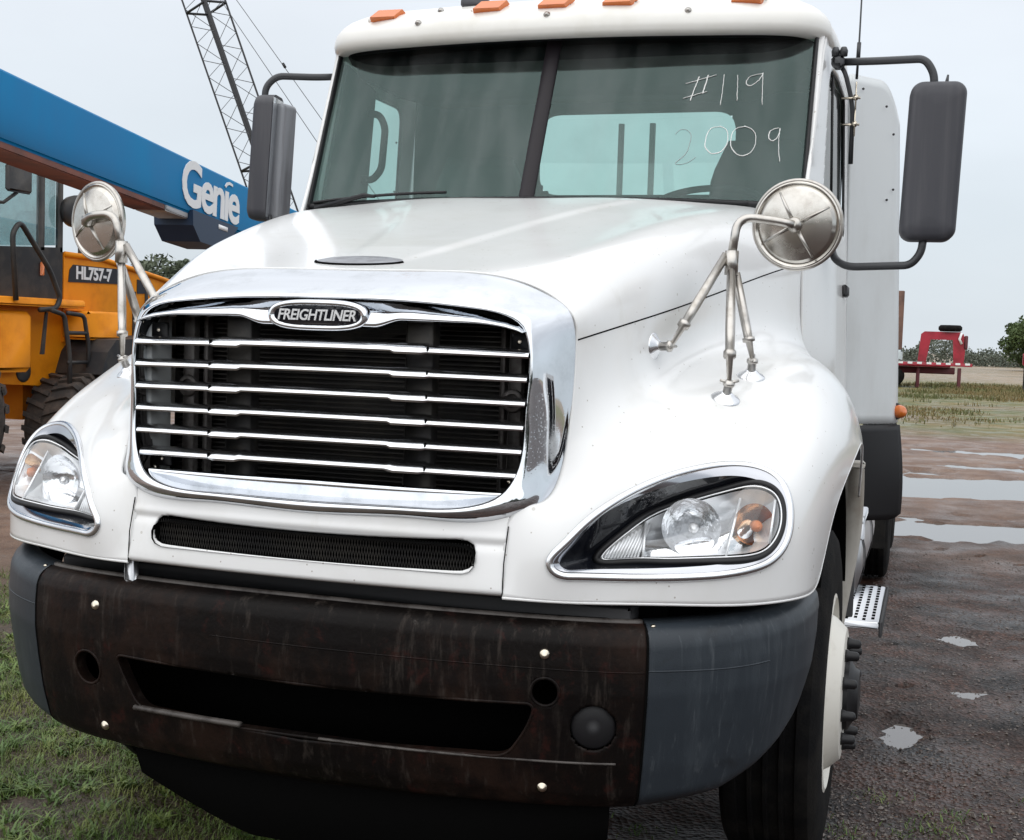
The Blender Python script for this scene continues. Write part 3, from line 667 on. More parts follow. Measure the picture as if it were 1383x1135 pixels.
def build_bumper():
    ss = np.linspace(-S_SEAM+.002, S_SEAM-.002, 300); tt = np.linspace(0, 1, 90)
    opening = fillet([(0,.742),(.45,.748),(.605,.752),(.585,.690),(.535,.612),(.2,.602),(-.2,.602),(-.49,.612),(-.53,.69),(-.555,.750),(-.45,.748),(0,.742)], .035, 6)[:-1, :]
    p, q = np.meshgrid(ss, tt*.5, indexing='ij')
    # q runs in metres below the top edge
    def f(s, d):
        zt, zb = bzlim(s); z = zt-(zt-zb)*d/.5; return bpos(s, z)
    def to_q(poly):
        o = []
        for s, z in poly:
            zt, zb = bzlim(s); o.append((s, (zt-z)/(zt-zb)*.5))
        return o
    polys = [to_q(opening), to_q(circ(-.655,.700,.046)), to_q(circ(.625,.782,.034)), to_q(circ(.742,.700,.056))]
    bp_ = part('bumper', *cut_grid(p, q, f, polys), 'rusty_bumper', TR, label='dark rusty steel bumper centre section'); solidify(bp_, .006, 0)
    # plug in the fog lamp hole on one side; the other side is open
    x, y, nx, ny = bplan(.742)
    pc = np.array(bpos(.742, .700)); pn = np.array([nx, ny, -.05])
    part('fog_lamp_plug', *lathe_vf([(.055,-.02),(.055,-.008),(.050,-.004),(.02,-.001),(.0,.0)], pc-pn*.004, pn, 40), 'black_plastic', bp_)
    for poly, nm in ((opening, 'opening_rim'), (circ(-.655,.700,.046), 'hole_rim'), (circ(.625,.782,.034), 'hole_rim')):
        part(nm, *ctube_vf([bpos(a, b, .001) for a, b in poly], .0045, 6), 'rusty_bumper', bp_)
    for poly, nm in ((opening, 'opening_edge'), (circ(-.655,.700,.046), 'hole_edge')):
        part(nm, *grid_vf(np.array([[np.array(bpos(a, b, o)) for a, b in poly] for o in (.001, -.035)]), False, True), 'rusty_bumper', bp_)
    # worn pale lip along the lower edge of the opening
    part('worn_lip', *tube_vf([bpos(a, .612, .002) for a in np.linspace(-.50, -.17, 30)], .011, 8, flat=.7), 'bumper_edge', bp_)
    part('worn_lip', *tube_vf([bpos(a, .604+.012*abs(a)**2, .0005) for a in np.linspace(.05, .80, 60)], .006, 6, flat=.6), 'bumper_edge', bp_)
    part('top_edge', *tube_vf([bpos(a, bzlim(a)[0]-.004, .0) for a in np.linspace(-S_SEAM+.004, S_SEAM-.004, 90)], .0095, 8), 'bumper_edge', bp_)
    for s in (-1, 1):
        for z in (.872, .540):
            sx = float(np.interp(.619, BPLAN[:,0], BS))*s; c = np.array(bpos(sx, z)); _, _, nx, ny = bplan(sx)
            part('bolt', *lathe_vf([(.0145,-.004),(.0145,.002),(.011,.006),(.0085,.0085),(.0,.0095)], c, (nx, ny, 0), 20), 'bolt_metal', bp_)
    # end caps
    for s in (-1, 1):
        sa = np.linspace(S_SEAM+.002, S_END, 100); G = []
        for a in sa:
            zt, zb = bzlim(a); k = max(0, (a-S_SEAM)/(S_END-S_SEAM))
            row = []
            for t in np.linspace(0, 1, 46):
                z = zt-(zt-zb)*t; row.append(bpos(a*s, z, -.012*max(0, (k-.85)/.15)**2))
            G.append(row)
        ec = part('bumper_end', *grid_vf(np.array(G)), 'bumper_grey', TR, label="grey plastic bumper end on the %s side" % ("driver's" if s > 0 else "passenger's")); solidify(ec, .006, 0)
        part('crease', *tube_vf([bpos(a*s, .842-.0*(a-S_SEAM)+.09*max(0,a-S_SEAM-.18)**1.6, .0022) for a in np.linspace(S_SEAM+.003, S_SEAM+.34, 40)], .0022, 6), 'bumper_grey', ec)
        part('end_seam', *tube_vf([bpos(S_SEAM*s, z, .001) for z in np.linspace(bzlim(S_SEAM)[0]-.006, bzlim(S_SEAM)[1]+.004, 40)], .0042, 6), 'gap_black', ec)
        part('edge_screw', *lathe_vf([(.006,0),(.006,.003),(.003,.005)], np.array(bpos((S_SEAM+.02)*s, bzlim(S_SEAM)[0]-.008, .004)), (0,-.4,1), 12), 'bolt_metal', ec)
    part('crease', *tube_vf([bpos(a, .838, .0022) for a in np.linspace(-.25, S_SEAM-.003, 90)], .0020, 6), 'rusty_bumper', bp_)
    # behind the bumper: near-black backing added in place of shade, and frame parts
    part('shade_backing', *box_vf((0, .20, .80), (1.72, .02, .62)), 'gap_black', TR)
    part('cross_member', *box_vf((0, .10, .955), (1.6, .10, .05), .008), 'dark_metal', TR)
    part('tow_pin_bracket', *box_vf((-.53, -.02, .975), (.03, .03, .07), .005), 'aluminium', TR)
    G = np.array([[(bplan(a)[0]-bplan(a)[2]*d, bplan(a)[1]-bplan(a)[3]*d, z) for d, z in ((.11,.50),(.12,.44),(.14,.28-.0*a),(.16,.27))] for a in np.linspace(-.58, .80, 60)])
    G[:, 2:, 2] += .13*np.clip((np.abs(G[:, 2:, 0]-.10)-.30)/.42, 0, 1)**1.1
    part('shade_skirt', *grid_vf(G), 'gap_black', TR)  # near-black skirt added in place of the deep shade under the bumper
build_bumper()
# ---- chassis, wheels
def build_wheel(c, s, name='wheel', front=True):
    c = np.array(c, float)
    r = .52; w = .14
    pr = [(.285,-w*.75),(.30,-w),(.36,-w*1.06),(.44,-w*1.04),(.485,-w*.98),(.512,-w*.86),(r,-w*.70)]
    for x in (-.48,-.16,.16,.48): pr += [(r,w*(x-.12)),(r-.012,w*(x-.10)),(r-.012,w*(x+.10)),(r,w*(x+.12))]
    pr += [(r,w*.70),(.512,w*.86),(.485,w*.98),(.44,w*1.04),(.36,w*1.06),(.30,w),(.285,w*.75)]
    wh = part(name, *lathe_vf(pr, c, (s,0,0), 72, False), 'tyre', TR, sharp=35)
    rim = part('rim', *lathe_vf([(.288,-.10),(.31,-.095),(.300,.07),(.312,.142),(.300,.146),(.285,.12),(.262,.10),(.235,.15),(.205,.183),(.19,.186),(.12,.186),(.115,.16)] if front else [(.288,-.10),(.31,.14),(.28,.1),(.2,-.02),(.1,-.02)], c, (s,0,0), 56, False), 'wheel_white', wh, sharp=30)
    if front:
        part('hub', *lathe_vf([(.118,.15),(.112,.20),(.085,.215),(.075,.23),(.0,.235)], c, (s,0,0), 32), 'black_plastic', wh, sharp=30)
        for k in range(10):
            a = 2*math.pi*(k+.3)/10; p = c+np.array([s*.184, .158*math.cos(a), .158*math.sin(a)])
            part('lug_nut_cap', *lathe_vf([(.020,0),(.019,.010),(.016,.017),(.015,.038),(.010,.044),(0,.046)], p, (s,0,0), 12), 'black_plastic', rim)
    return wh
for s in (1, -1):
    build_wheel((1.055*s, 1.25, .52), s)
build_wheel((1.09, 6.6, .52), 1, 'wheel', False); build_wheel((-1.09, 6.6, .52), -1, 'wheel', False)
build_wheel((1.09, 7.9, .52), 1, 'wheel', False); build_wheel((-1.09, 7.9, .52), -1, 'wheel', False)
for s in (1, -1):
    part('frame_rail', *box_vf((.42*s, 4.3, .80), (.09, 8.2, .26), .01), 'dark_metal', TR)
    # liner over the wheel
    G = []
    for w in np.linspace(.62, math.pi+.1, 30):
        G.append([(x*s, 1.27-.70*math.cos(w), .52+.74*math.sin(w)) for x in (.62, .9, 1.19)])
    part('wheel_liner', *grid_vf(np.array(G)), 'gap_black', TR)
    part('liner_wall', *box_vf((.61*s, 1.2, .95), (.02, 1.7, .95)), 'gap_black', TR)
    # pale splash strip behind the wheel
    path = np.array([(1.205,1.93,1.175),(1.207,1.955,1.05),(1.202,1.965,.92),(1.185,1.955,.78),(1.165,1.93,.64),(1.15,1.90,.50)])
    C2 = crom(path, 24); G = []
    for k, p in enumerate(C2):
        wd = .033; G.append([(s*(p[0]-wd), p[1]+.03, p[2]), (s*(p[0]-wd), p[1]-.008, p[2]), (s*(p[0]-wd+.012), p[1]-.02, p[2]), (s*(p[0]+wd-.012), p[1]-.02, p[2]), (s*(p[0]+wd), p[1]-.008, p[2]), (s*(p[0]+wd), p[1]+.03, p[2])])
    V, F = grid_vf(np.array(G), False, True); F.append(tuple(range(6)))
    fl = part('splash_flare', V, F, 'flare_grey', TR, sharp=50)
    part('flare_cap', *box_vf((1.205*s, 1.935, 1.19), (.07, .06, .03), .008), 'flare_grey', fl)
part('sump_light_block', *box_vf((0, 1.6, .52), (.9, 2.2, .36), .06), 'gap_black', TR)  # unseen block below the engine, added to cut skylight under the truck
part('axle_beam', *tube_vf([(-1.0,1.25,.50),(1.0,1.25,.50)], .06, 12), 'dark_metal', TR)
# ---- cab
def ws_pt(x, z, off=0):
    """windscreen surface; off outwards"""
    t = (z-2.144)/(2.77-2.144); y = (1.665+.205*x*x)*(1-t)+(1.965+.155*x*x)*t
    return np.array([x, y-off*.9, z+off*.42])
def side_x(y, z):
    x = 1.035+.055*min(max((2.7-z)/1.4, 0), 1)
    return x-.075*min(max((2.45-y)/.68, 0), 1)**1.3
def side_front(z): return 1.78 if z < 2.08 else 1.78+.36*((z-2.08)/.69)**.9
def build_cab():
    # panes, gasket and post
    for s in (-1, 1):
        G = np.array([[ws_pt(s*x, z) for z in np.linspace(2.06, 2.80, 20)] for x in np.linspace(.028, .985, 30)])
        p = part('windscreen_pane', *grid_vf(G), 'windscreen', TR)
        if s > 0:
            strokes = [[(.527,2.579),(.635,2.616)],[(.524,2.52),(.607,2.548)],[(.572,2.608),(.551,2.511)],[(.605,2.614),(.593,2.54)],[(.662,2.617),(.663,2.558),(.661,2.496)],[(.711,2.615),(.719,2.514)],
              [(.799,2.623),(.762,2.614),(.744,2.591),(.751,2.575),(.775,2.583),(.801,2.626)],[(.801,2.626),(.803,2.583),(.809,2.50)],
              [(.672,2.411),(.641,2.404),(.624,2.363),(.631,2.32),(.659,2.304),(.69,2.321),(.702,2.365),(.691,2.401),(.668,2.412)],
              [(.759,2.414),(.725,2.402),(.712,2.36),(.726,2.317),(.758,2.299),(.786,2.313),(.8,2.357),(.787,2.4),(.755,2.415)],
              [(.875,2.411),(.849,2.399),(.844,2.373),(.856,2.361),(.873,2.374),(.88,2.409)],[(.88,2.409),(.88,2.354),(.89,2.282)]]
            for st in strokes:
                C2 = crom(st, 26) if len(st) > 2 else np.array([np.array(st[0])+(np.array(st[1])-np.array(st[0]))*t for t in np.linspace(0, 1, 14)])
                part('chalk_stroke', *tube_vf([ws_pt(x+rng.normal(0,.0006), z+rng.normal(0,.0006), .002) for x, z in C2], [.0022+.0010*rng.random() for _ in C2], 5, flat=.5), 'chalk', p)
            two = crom([(.514,2.378),(.534,2.397),(.566,2.384),(.569,2.34),(.552,2.291),(.528,2.263),(.56,2.264),(.596,2.29)], 40)
            part('chalk_stroke', *tube_vf([ws_pt(x, z, .002) for x, z in two], .0019, 5, flat=.5), 'chalk_faint', p, label='faint chalk figure two on the glass')
        g = []
        zz = np.linspace(2.08, 2.79, 30)
        g.append(tube_vf([ws_pt(s*.982, z, .004) for z in zz], .016, 8, flat=.5))
        g.append(tube_vf([ws_pt(s*x, 2.785, .003) for x in np.linspace(.0, .985, 40)], .016, 8))
        g.append(tube_vf([ws_pt(s*x, 2.118-.004*x*x, .004) for x in np.linspace(.0, .985, 40)], .014, 8))
        part('windscreen_gasket', *join(*g), 'black_plastic', TR)
    G = np.array([[ws_pt(x, z, o) for x, o in ((-.03,.0),(-.027,.010),(0,.013),(.027,.010),(.03,.0))] for z in np.linspace(2.09, 2.79, 16)])
    part('windscreen_post', *grid_vf(G), 'post_rubber', TR)
    # cowl below the glass
    G = np.array([[(x, 1.60+.20*x*x-.02+dy, 2.105-.02*x*x-dz) for dy, dz in ((0,.03),(.02,.008),(.10,.0),(.20,.02))] for x in np.linspace(-.98, .98, 40)])
    part('cowl', *grid_vf(G), 'black_plastic', TR)
    part('firewall', *box_vf((0, 1.86, 1.55), (1.94, .02, 1.1)), 'gap_black', TR)
    # wipers at rest
    for x0, x1 in ((-.95, -.32), (.10, .80)):
        w = part('wiper', *tube_vf([ws_pt(x, (2.132 if x0 < 0 else 2.106)-.012*x*x+.012*math.sin(3*(x-x0)), .022) for x in np.linspace(x0, x1, 20)], .006, 6), 'black_plastic', TR)
        part('wiper_arm', *tube_vf([ws_pt(x0+.02, 2.095, .02), ws_pt((x0+x1)/2-.05, 2.134 if x0 < 0 else 2.104, .034), ws_pt((x0+x1)/2, 2.13 if x0 < 0 else 2.10, .028)], [.012,.009,.006], 8), 'black_plastic', w)
    # side walls with window openings, and the pillars
    win = fillet([(2.5,2.69),(2.24,2.69),(2.165,2.40),(2.10,2.10),(2.5,2.09),(2.90,2.09),(2.90,2.69),(2.5,2.69)], .07, 5)[:-1]
    vs = []
    ys = np.linspace(0, 1, 90); zs = np.linspace(1.02, 2.785, 100)
    def fr(y, z): return (side_x(y, z), y, z)
    p = np.array([[side_front(z)+(3.08-side_front(z))*t for z in zs] for t in ys]); q = np.array([[z for z in zs] for t in ys])
    n, m = p.shape
    sd, near = poly_closest(p, q, win); P = p.copy(); Q = q.copy(); k = abs(sd) < .010; P[k] = near[k][:,0]; Q[k] = near[k][:,1]
    pc = (P[:-1,:-1]+P[1:,:-1]+P[:-1,1:]+P[1:,1:])/4; qc = (Q[:-1,:-1]+Q[1:,:-1]+Q[:-1,1:]+Q[1:,1:])/4; sc, _ = poly_closest(pc, qc, win)
    V = np.array([fr(a, b) for a, b in zip(P.ravel(), Q.ravel())]); F = [(i*m+j,(i+1)*m+j,(i+1)*m+j+1,i*m+j+1) for i in range(n-1) for j in range(m-1) if sc[i,j] >= 0]
    V, F = compact(V, F)
    for s in (1, -1):
        vf = (V, F) if s > 0 else mir((V, F))
        sw = part('cab_side', *vf, 'white_paint', TR); solidify(sw, .012, 0)
        # pillar between glass and side
        G = []
        for z in np.linspace(2.05, 2.80, 26):
            a = ws_pt(.985, z, .004); b = np.array([side_x(side_front(z), z), side_front(z)+.002, z]); mid = (a+b)/2+np.array([.012,-.012,0])
            G.append([a+(mid-a)*t*2 if t < .5 else mid+(b-mid)*(t-.5)*2 for t in (0,.25,.5,.75,1)])
        G = np.array(G)*np.array([s,1,1]); part('windscreen_pillar', *grid_vf(G), 'white_paint', TR)
        gl = part('door_window', np.array([(side_x(y,z)*s-.012*s, y, z) for y, z in win]), [tuple(range(len(win)))], 'side_glass', TR, smooth=False)
        part('window_seal', *ctube_vf([(side_x(y,z)*s, y, z) for y, z in win], .006, 8), 'black_plastic', gl)
        part('vent_window_bar', *tube_vf([(side_x(2.30,2.1)*s, 2.33, 2.10), (side_x(2.30,2.66)*s, 2.36, 2.68)], .006, 6), 'black_plastic', gl)
        # door gaps and handle
        part('door_gap', *tube_vf([(side_x(y,z)*s+.0005*s, y, z) for y, z in ((1.90,1.1),(1.90,1.6),(1.93,2.0))], .004, 5), 'gap_black', sw)
        part('door_handle', *box_vf((side_x(2.9,1.85)*s+.014*s, 2.86, 1.86), (.025, .16, .05), .008), 'black_plastic', sw)
    # rear wall with its window, floor
    hole = [(-.54+.06*(1-math.cos(a))*0, 0) for a in (0,)]
    rw = fillet([(0,2.68),(-.385,2.68),(-.385,2.30),(.55,2.30),(.55,2.68),(0,2.68)], .10, 6)[:-1]
    p, q = np.meshgrid(np.linspace(-1.03, 1.03, 150), np.linspace(1.02, 2.785, 130), indexing='ij')
    rwall = part('rear_wall', *cut_grid(p, q, lambda a, b: (a, 3.075, b), [rw]), 'interior', TR); solidify(rwall, .02, 0)
    part('rear_window', np.array([(x, 3.075, z) for x, z in rw]), [tuple(range(len(rw)))], 'side_glass', TR, smooth=False)
    part('cab_floor', *box_vf((0, 2.45, 1.05), (2.0, 1.28, .04)), 'headliner', TR)
    # roof moulding with its overhanging brow
    half = [(0,1.832),(.35,1.853),(.65,1.905),(.85,1.96),(.96,2.03),(1.02,2.14),(1.04,2.30),(1.045,2.6),(1.035,2.95),(1.0,3.05),(.9,3.10),(.45,3.11),(0,3.11)]
    h = np.array([(x, y, 0) for x, y in half]); ring = crom(np.concatenate([h, h[1:-1][::-1]*np.array([-1,1,1])]), 160, True)
    T = np.roll(ring, -1, 0)-np.roll(ring, 1, 0); T /= np.linalg.norm(T, axis=1, keepdims=True); Nn = np.stack([-T[:,1], T[:,0], T[:,2]*0], 1)
    if ((np.array([0,2.5,0])-ring)*Nn).sum(1).mean() < 0: Nn = -Nn
    prof = [(.30,2.775),(.14,2.768),(.075,2.758),(.03,2.756),(.008,2.762),(-.002,2.776),(-.004,2.80),(.004,2.83),(.025,2.86),(.06,2.888),(.12,2.918),(.22,2.95),(.36,2.975),(.55,2.992),(.8,3.0)]
    G = np.array([ring+Nn*i+np.array([0,0,z]) for i, z in prof])
    # a slightly higher brow towards the corners
    G[:,:,2] += .014*(np.abs(G[:,:,0])/1.0)**2*(G[:,:,1] < 2.2)
    nn = 60; Hh = np.empty((nn, 160, 3)); tq = np.concatenate([[0], np.cumsum([math.hypot(prof[i+1][0]-prof[i][0], prof[i+1][1]-prof[i][1]) for i in range(len(prof)-1)])]); qq = np.linspace(0, tq[-1], nn)
    for k in range(160):
        for c in range(3): Hh[:, k, c] = np.interp(qq, tq, G[:, k, c])
    V, F = grid_vf(Hh[12:], False, True); F.append(tuple((nn-13)*160+k for k in range(160)))
    roof = part('cab_roof', V, F, 'roof_paint', TR)
    part('brow_underside', *grid_vf(Hh[:13], False, True), 'headliner', roof)
    def roof_pt(x, inset):
        i0 = np.argmin(np.abs(ring[:,0]-x)+(ring[:,1] > 2.4)*9); z = np.interp(inset, [.004,.025,.06,.12,.22], [2.83,2.86,2.888,2.918,2.95])+.014*abs(x)**2
        return np.array([x, ring[i0,1]+inset*.97, z])
    for x in (-.715, -.245, .02, .27, .74):
        c = roof_pt(x, .055); dx = .06
        sl = .012*np.sign(x)*abs(x)
        A = [(-dx-.005,-.012,-.020),(dx-.012,-.012,-.020),(dx+.010,.026,.020),(-dx+.018,.026,.020)]
        up = [c+np.array(a) for a in A]; out = [c+np.array(a)*np.array([.93,1,.9])+np.array([0,-.024,.012]) for a in A]
        ml = part('marker_light', np.array(up+out), [(3,2,1,0),(4,5,6,7),(0,1,5,4),(1,2,6,5),(2,3,7,6),(3,0,4,7)], 'amber', TR, smooth=False)
        part('marker_base', *box_vf(c+np.array([-.01,.012,-.012]), (.15,.03,.034), .008), 'roof_paint', ml)
    for x, ins in ((-.545,.010),(-.0,.010),(.53,.010),(-.47,.075),(.0,.085)):
        c = roof_pt(x, ins); part('roof_bolt', *lathe_vf([(.013,-.002),(.013,.002),(.008,.004),(.007,.009),(0,.010)], c+np.array([0,-.001,.0]), (0,-.85,.5), 14), 'brushed_steel', roof)
    part('roof_horn', *box_vf((-.345, 2.02, 2.935), (.11, .10, .035), .008), 'mirror_plastic', TR)
    # inside: overhead shelf, dashboard, wheel, seats
    G = []
    for x in np.linspace(-.93, .93, 30):
        d = max(0, abs(x)-.70)/.23; yy = 2.02+.15*x*x; z0 = 2.585+.11*d
        G.append([(x, yy, 2.76), (x, yy+.02, z0+.02), (x, yy+.06, z0), (x, yy+.42, z0+.03), (x, yy+.46, 2.76)])
    part('overhead_shelf', *grid_vf(np.array(G)), 'headliner', TR)
    G = np.array([[(x, y, z+.02*math.exp(-((x-.55)/.25)**2)) for y, z in ((1.72+.2*x*x,2.06),(1.86+.2*x*x,2.085),(2.05+.1*x*x,2.10),(2.22,2.08),(2.27,2.0),(2.27,1.6))] for x in np.linspace(-.97, .97, 40)])
    part('dashboard', *grid_vf(G), 'dash', TR)
    n1 = np.array([0, -.5, 1.0]); fx, fy, fz = frame_of(n1)
    cw = np.array([.56, 2.33, 2.165]); sw = part('steering_wheel', *ctube_vf([cw+.225*(math.cos(w)*fx+math.sin(w)*fy) for w in np.linspace(0, 2*math.pi, 40, endpoint=False)], .015, 8), 'seat_dark', TR)
    part('steering_hub', *lathe_vf([(.06,-.02),(.06,.02),(.0,.03)], cw, n1, 20), 'seat_dark', sw)
    for a in (0, math.pi): part('spoke', *tube_vf([cw, cw+.22*(math.cos(a)*fx+math.sin(a)*fy)], .014, 6), 'seat_dark', sw)
    def seat(x, m, hgt):
        st = part('seat', *box_vf((x, 2.62, 1.72), (.52, .52, .16), .05), m, TR)
        G = []
        for t in np.linspace(0, 1, 14):
            z = 1.75+hgt*t; hw = .25-.03*t-.06*max(0, t-.8)/.2; yy = 2.84+.06*t
            G.append([(x-hw, yy, z),(x-hw*.9, yy-.06, z),(x, yy-.05, z),(x+hw*.9, yy-.06, z),(x+hw, yy, z),(x+hw*.9, yy+.05, z),(x-hw*.9, yy+.05, z)])
        V, F = grid_vf(np.array(G), False, True); F.append(tuple(13*7+k for k in range(7))); part('seat_back', V, F, m, st)
    seat(.70, 'seat_dark', .76); seat(-.62, 'interior', .70)
    part('pillar_trim', *prism_vf([(1.96,2.05),(2.40,2.05),(2.50,2.70),(2.20,2.76)], -1.005, -.99, 'X'), 'interior', TR, smooth=False)
    for s in (-1, 1): part('door_trim', *prism_vf([(1.9,1.1),(3.05,1.1),(3.05,2.07),(1.9,2.07)], s*1.0-.005, s*1.0+.005, 'X'), 'headliner', TR, smooth=False)
    # grab handle on the passenger pillar
    part('grab_handle', *tube_vf(fillet([(-.985,2.40,2.585),(-.94,2.43,2.585),(-.915,2.44,2.53),(-.92,2.42,2.34),(-.95,2.39,2.29),(-.99,2.36,2.29)], .04), .016, 8), 'seat_dark', TR)
    # masts behind the cab
    for x in (-.113, .049): part('hose_mast', *tube_vf([(x, 3.6, .93), (x, 3.6, 2.72)], .016, 8), 'tube_dark', TR)
    part('catwalk', *box_vf((0, 3.6, .945), (1.0, .6, .03), .005), 'aluminium', TR)
    # antenna
    at = part('antenna', *tube_vf([(1.12,2.33,2.66),(1.123,2.33,2.80),(1.128,2.335,3.5)], [.006,.004,.002], 6), 'tube_dark', TR)
    part('antenna_coil', *tube_vf([(1.1215,2.33,2.73),(1.123,2.33,2.80)], .008, 8), 'tube_dark', at)
build_cab()
# ---- flared extender behind the cab, its skirt, steps and tank
def build_rear_parts():
    for s in (1, -1):
        G = []
        top = lambda k: 2.84-.0*k-.17*max(0, (k-.55)/.45)**2.6
        for k in np.linspace(0, 1, 30):
            row = []
            for t in np.linspace(0, 1, 40):
                z = 1.27+(top(k)-1.27)*t
                xo = 1.305-.058*(z-1.27)/1.4; xi = 1.045+.03*(1-(z-1.27)/1.5)
                x = xi+(xo-xi)*k; y = 3.12+.26*k+.10*max(0, (k-.9)/.1)**2
                row.append((x*s, y, z))
            G.append(row)
        ex = part('cab_extender', *grid_vf(np.array(G)), 'panel_paint', TR); solidify(ex, .02, 0)
        for x, z in ((1.10,2.78),(1.20,2.72),(1.235,2.60),(1.245,2.35),(1.20,1.60),(1.26,1.60),(1.28,1.42),(1.22,2.30)):
            k = min(1, (x-1.06)/.22); part('rivet', *lathe_vf([(.006,0),(.005,.003),(0,.004)], (x*s, 3.12+.26*k-.012, z), (0,-1,0), 10), 'dark_metal', ex)
        lamp = part('side_marker_lamp', *lathe_vf([(.030,0),(.032,.012),(.028,.03),(.018,.043),(0,.048)], (1.312*s, 3.42, 1.325), (s*.75,-.65,0), 24), 'amber', TR)
        part('lamp_base', *lathe_vf([(.040,-.02),(.040,.0),(.034,.004)], (1.308*s, 3.425, 1.325), (s*.75,-.65,0), 24), 'black_plastic', lamp)
        G = []
        for k in np.linspace(0, 1, 16):
            row = []
            for t in np.linspace(0, 1, 16):
                z = 1.262-.44*t; x = 1.10+(.215+.028*math.sin(t*2.2))*k-.02*t*(1-k); row.append((x*s, 3.14+.26*k-.02*math.sin(math.pi*t)*k, z-(.03*max(0,(k-.8)/.2)**2 if t > .95 else 0)*-1))
            G.append(row)
        sk = part('extender_skirt', *grid_vf(np.array(G)), 'black_plastic', TR); solidify(sk, .03, 0)
        tk = part('fuel_tank', *lathe_vf([(.0,-.7),(.26,-.7),(.29,-.67),(.29,.67),(.26,.7),(0,.7)], (.93*s, 3.2, .72), (0,1,0), 40), 'aluminium', TR)
        for y in (2.75, 3.5): part('tank_strap', *lathe_vf([(.294,-.025),(.297,-.02),(.297,.02),(.294,.025)], (.93*s, y, .72), (0,1,0), 40, False), 'dark_metal', tk)
        # tread step with punched slots
        st = part('tread_step', *box_vf((1.235*s, 2.62, .545), (.15, .80, .03), .006), 'aluminium', TR)
        sl = [box_vf((s*(1.185+.033*i), 2.25+.06*j+.03*(i % 2), .5612), (.012, .030, .003), 0) for i in range(4) for j in range(13)]
        part('tread_slots', *join(*sl), 'gap_black', st, kind='stuff')
        part('step_edge', *box_vf((1.315*s, 2.62, .53), (.012, .80, .06), .003), 'dark_metal', st)
        part('step_hanger', *box_vf((1.19*s, 2.3, .68), (.03, .06, .28), .006), 'dark_metal', st)
        part('upper_step', *box_vf((1.215*s, 2.16, .98), (.06, .30, .03), .005), 'aluminium', TR)
        part('step_bracket', *box_vf((1.215*s, 2.16, .93), (.05, .05, .09), .005), 'aluminium', TR)
        part('mud_flap', *box_vf((1.0*s, 5.95, .60), (.44, .02, .62), .006), 'tyre', TR)
        part('lower_side_panel', *box_vf((1.02*s, 2.55, 1.0), (.06, 1.1, .1), .01), 'white_paint', TR)
build_rear_parts()
# ---- west-coast mirrors on their tube arms
def rounded_box(c, hx, hy, hz, r, ax):
    """mirror shell: rounded outline in (x,z), domed to the back (-y)"""
    A = np.array(ax, float); rings = []
    def outl(k):
        P = []
        for q in range(4):
            sx, sz = ((1,1),(-1,1),(-1,-1),(1,-1))[q]
            for j in range(9):
                w = math.pi/2*(q+j/8); P.append((sx*(hx*k-r*k)+r*k*math.cos(w), sz*(hz*1-r*k-(1-k)*hx)+r*k*math.sin(w)))
        return P
    for k, y in ((1.0,hy),(1.0,-hy*.2),(.97,-hy*.55),(.90,-hy*.8),(.75,-hy*.95),(.45,-hy*1.03),(.12,-hy*1.05)):
        rings.append([np.array(c)+A.T@np.array([x, y, z]) for x, z in outl(k)])
    V, F = grid_vf(np.array(rings), False, True); n = len(rings[0]); F.append(tuple(range(n))); F.append(tuple((len(rings)-1)*n+k for k in range(n))); return V, F
def rotz(a): return np.array([[math.cos(a), math.sin(a), 0], [-math.sin(a), math.cos(a), 0], [0, 0, 1]])
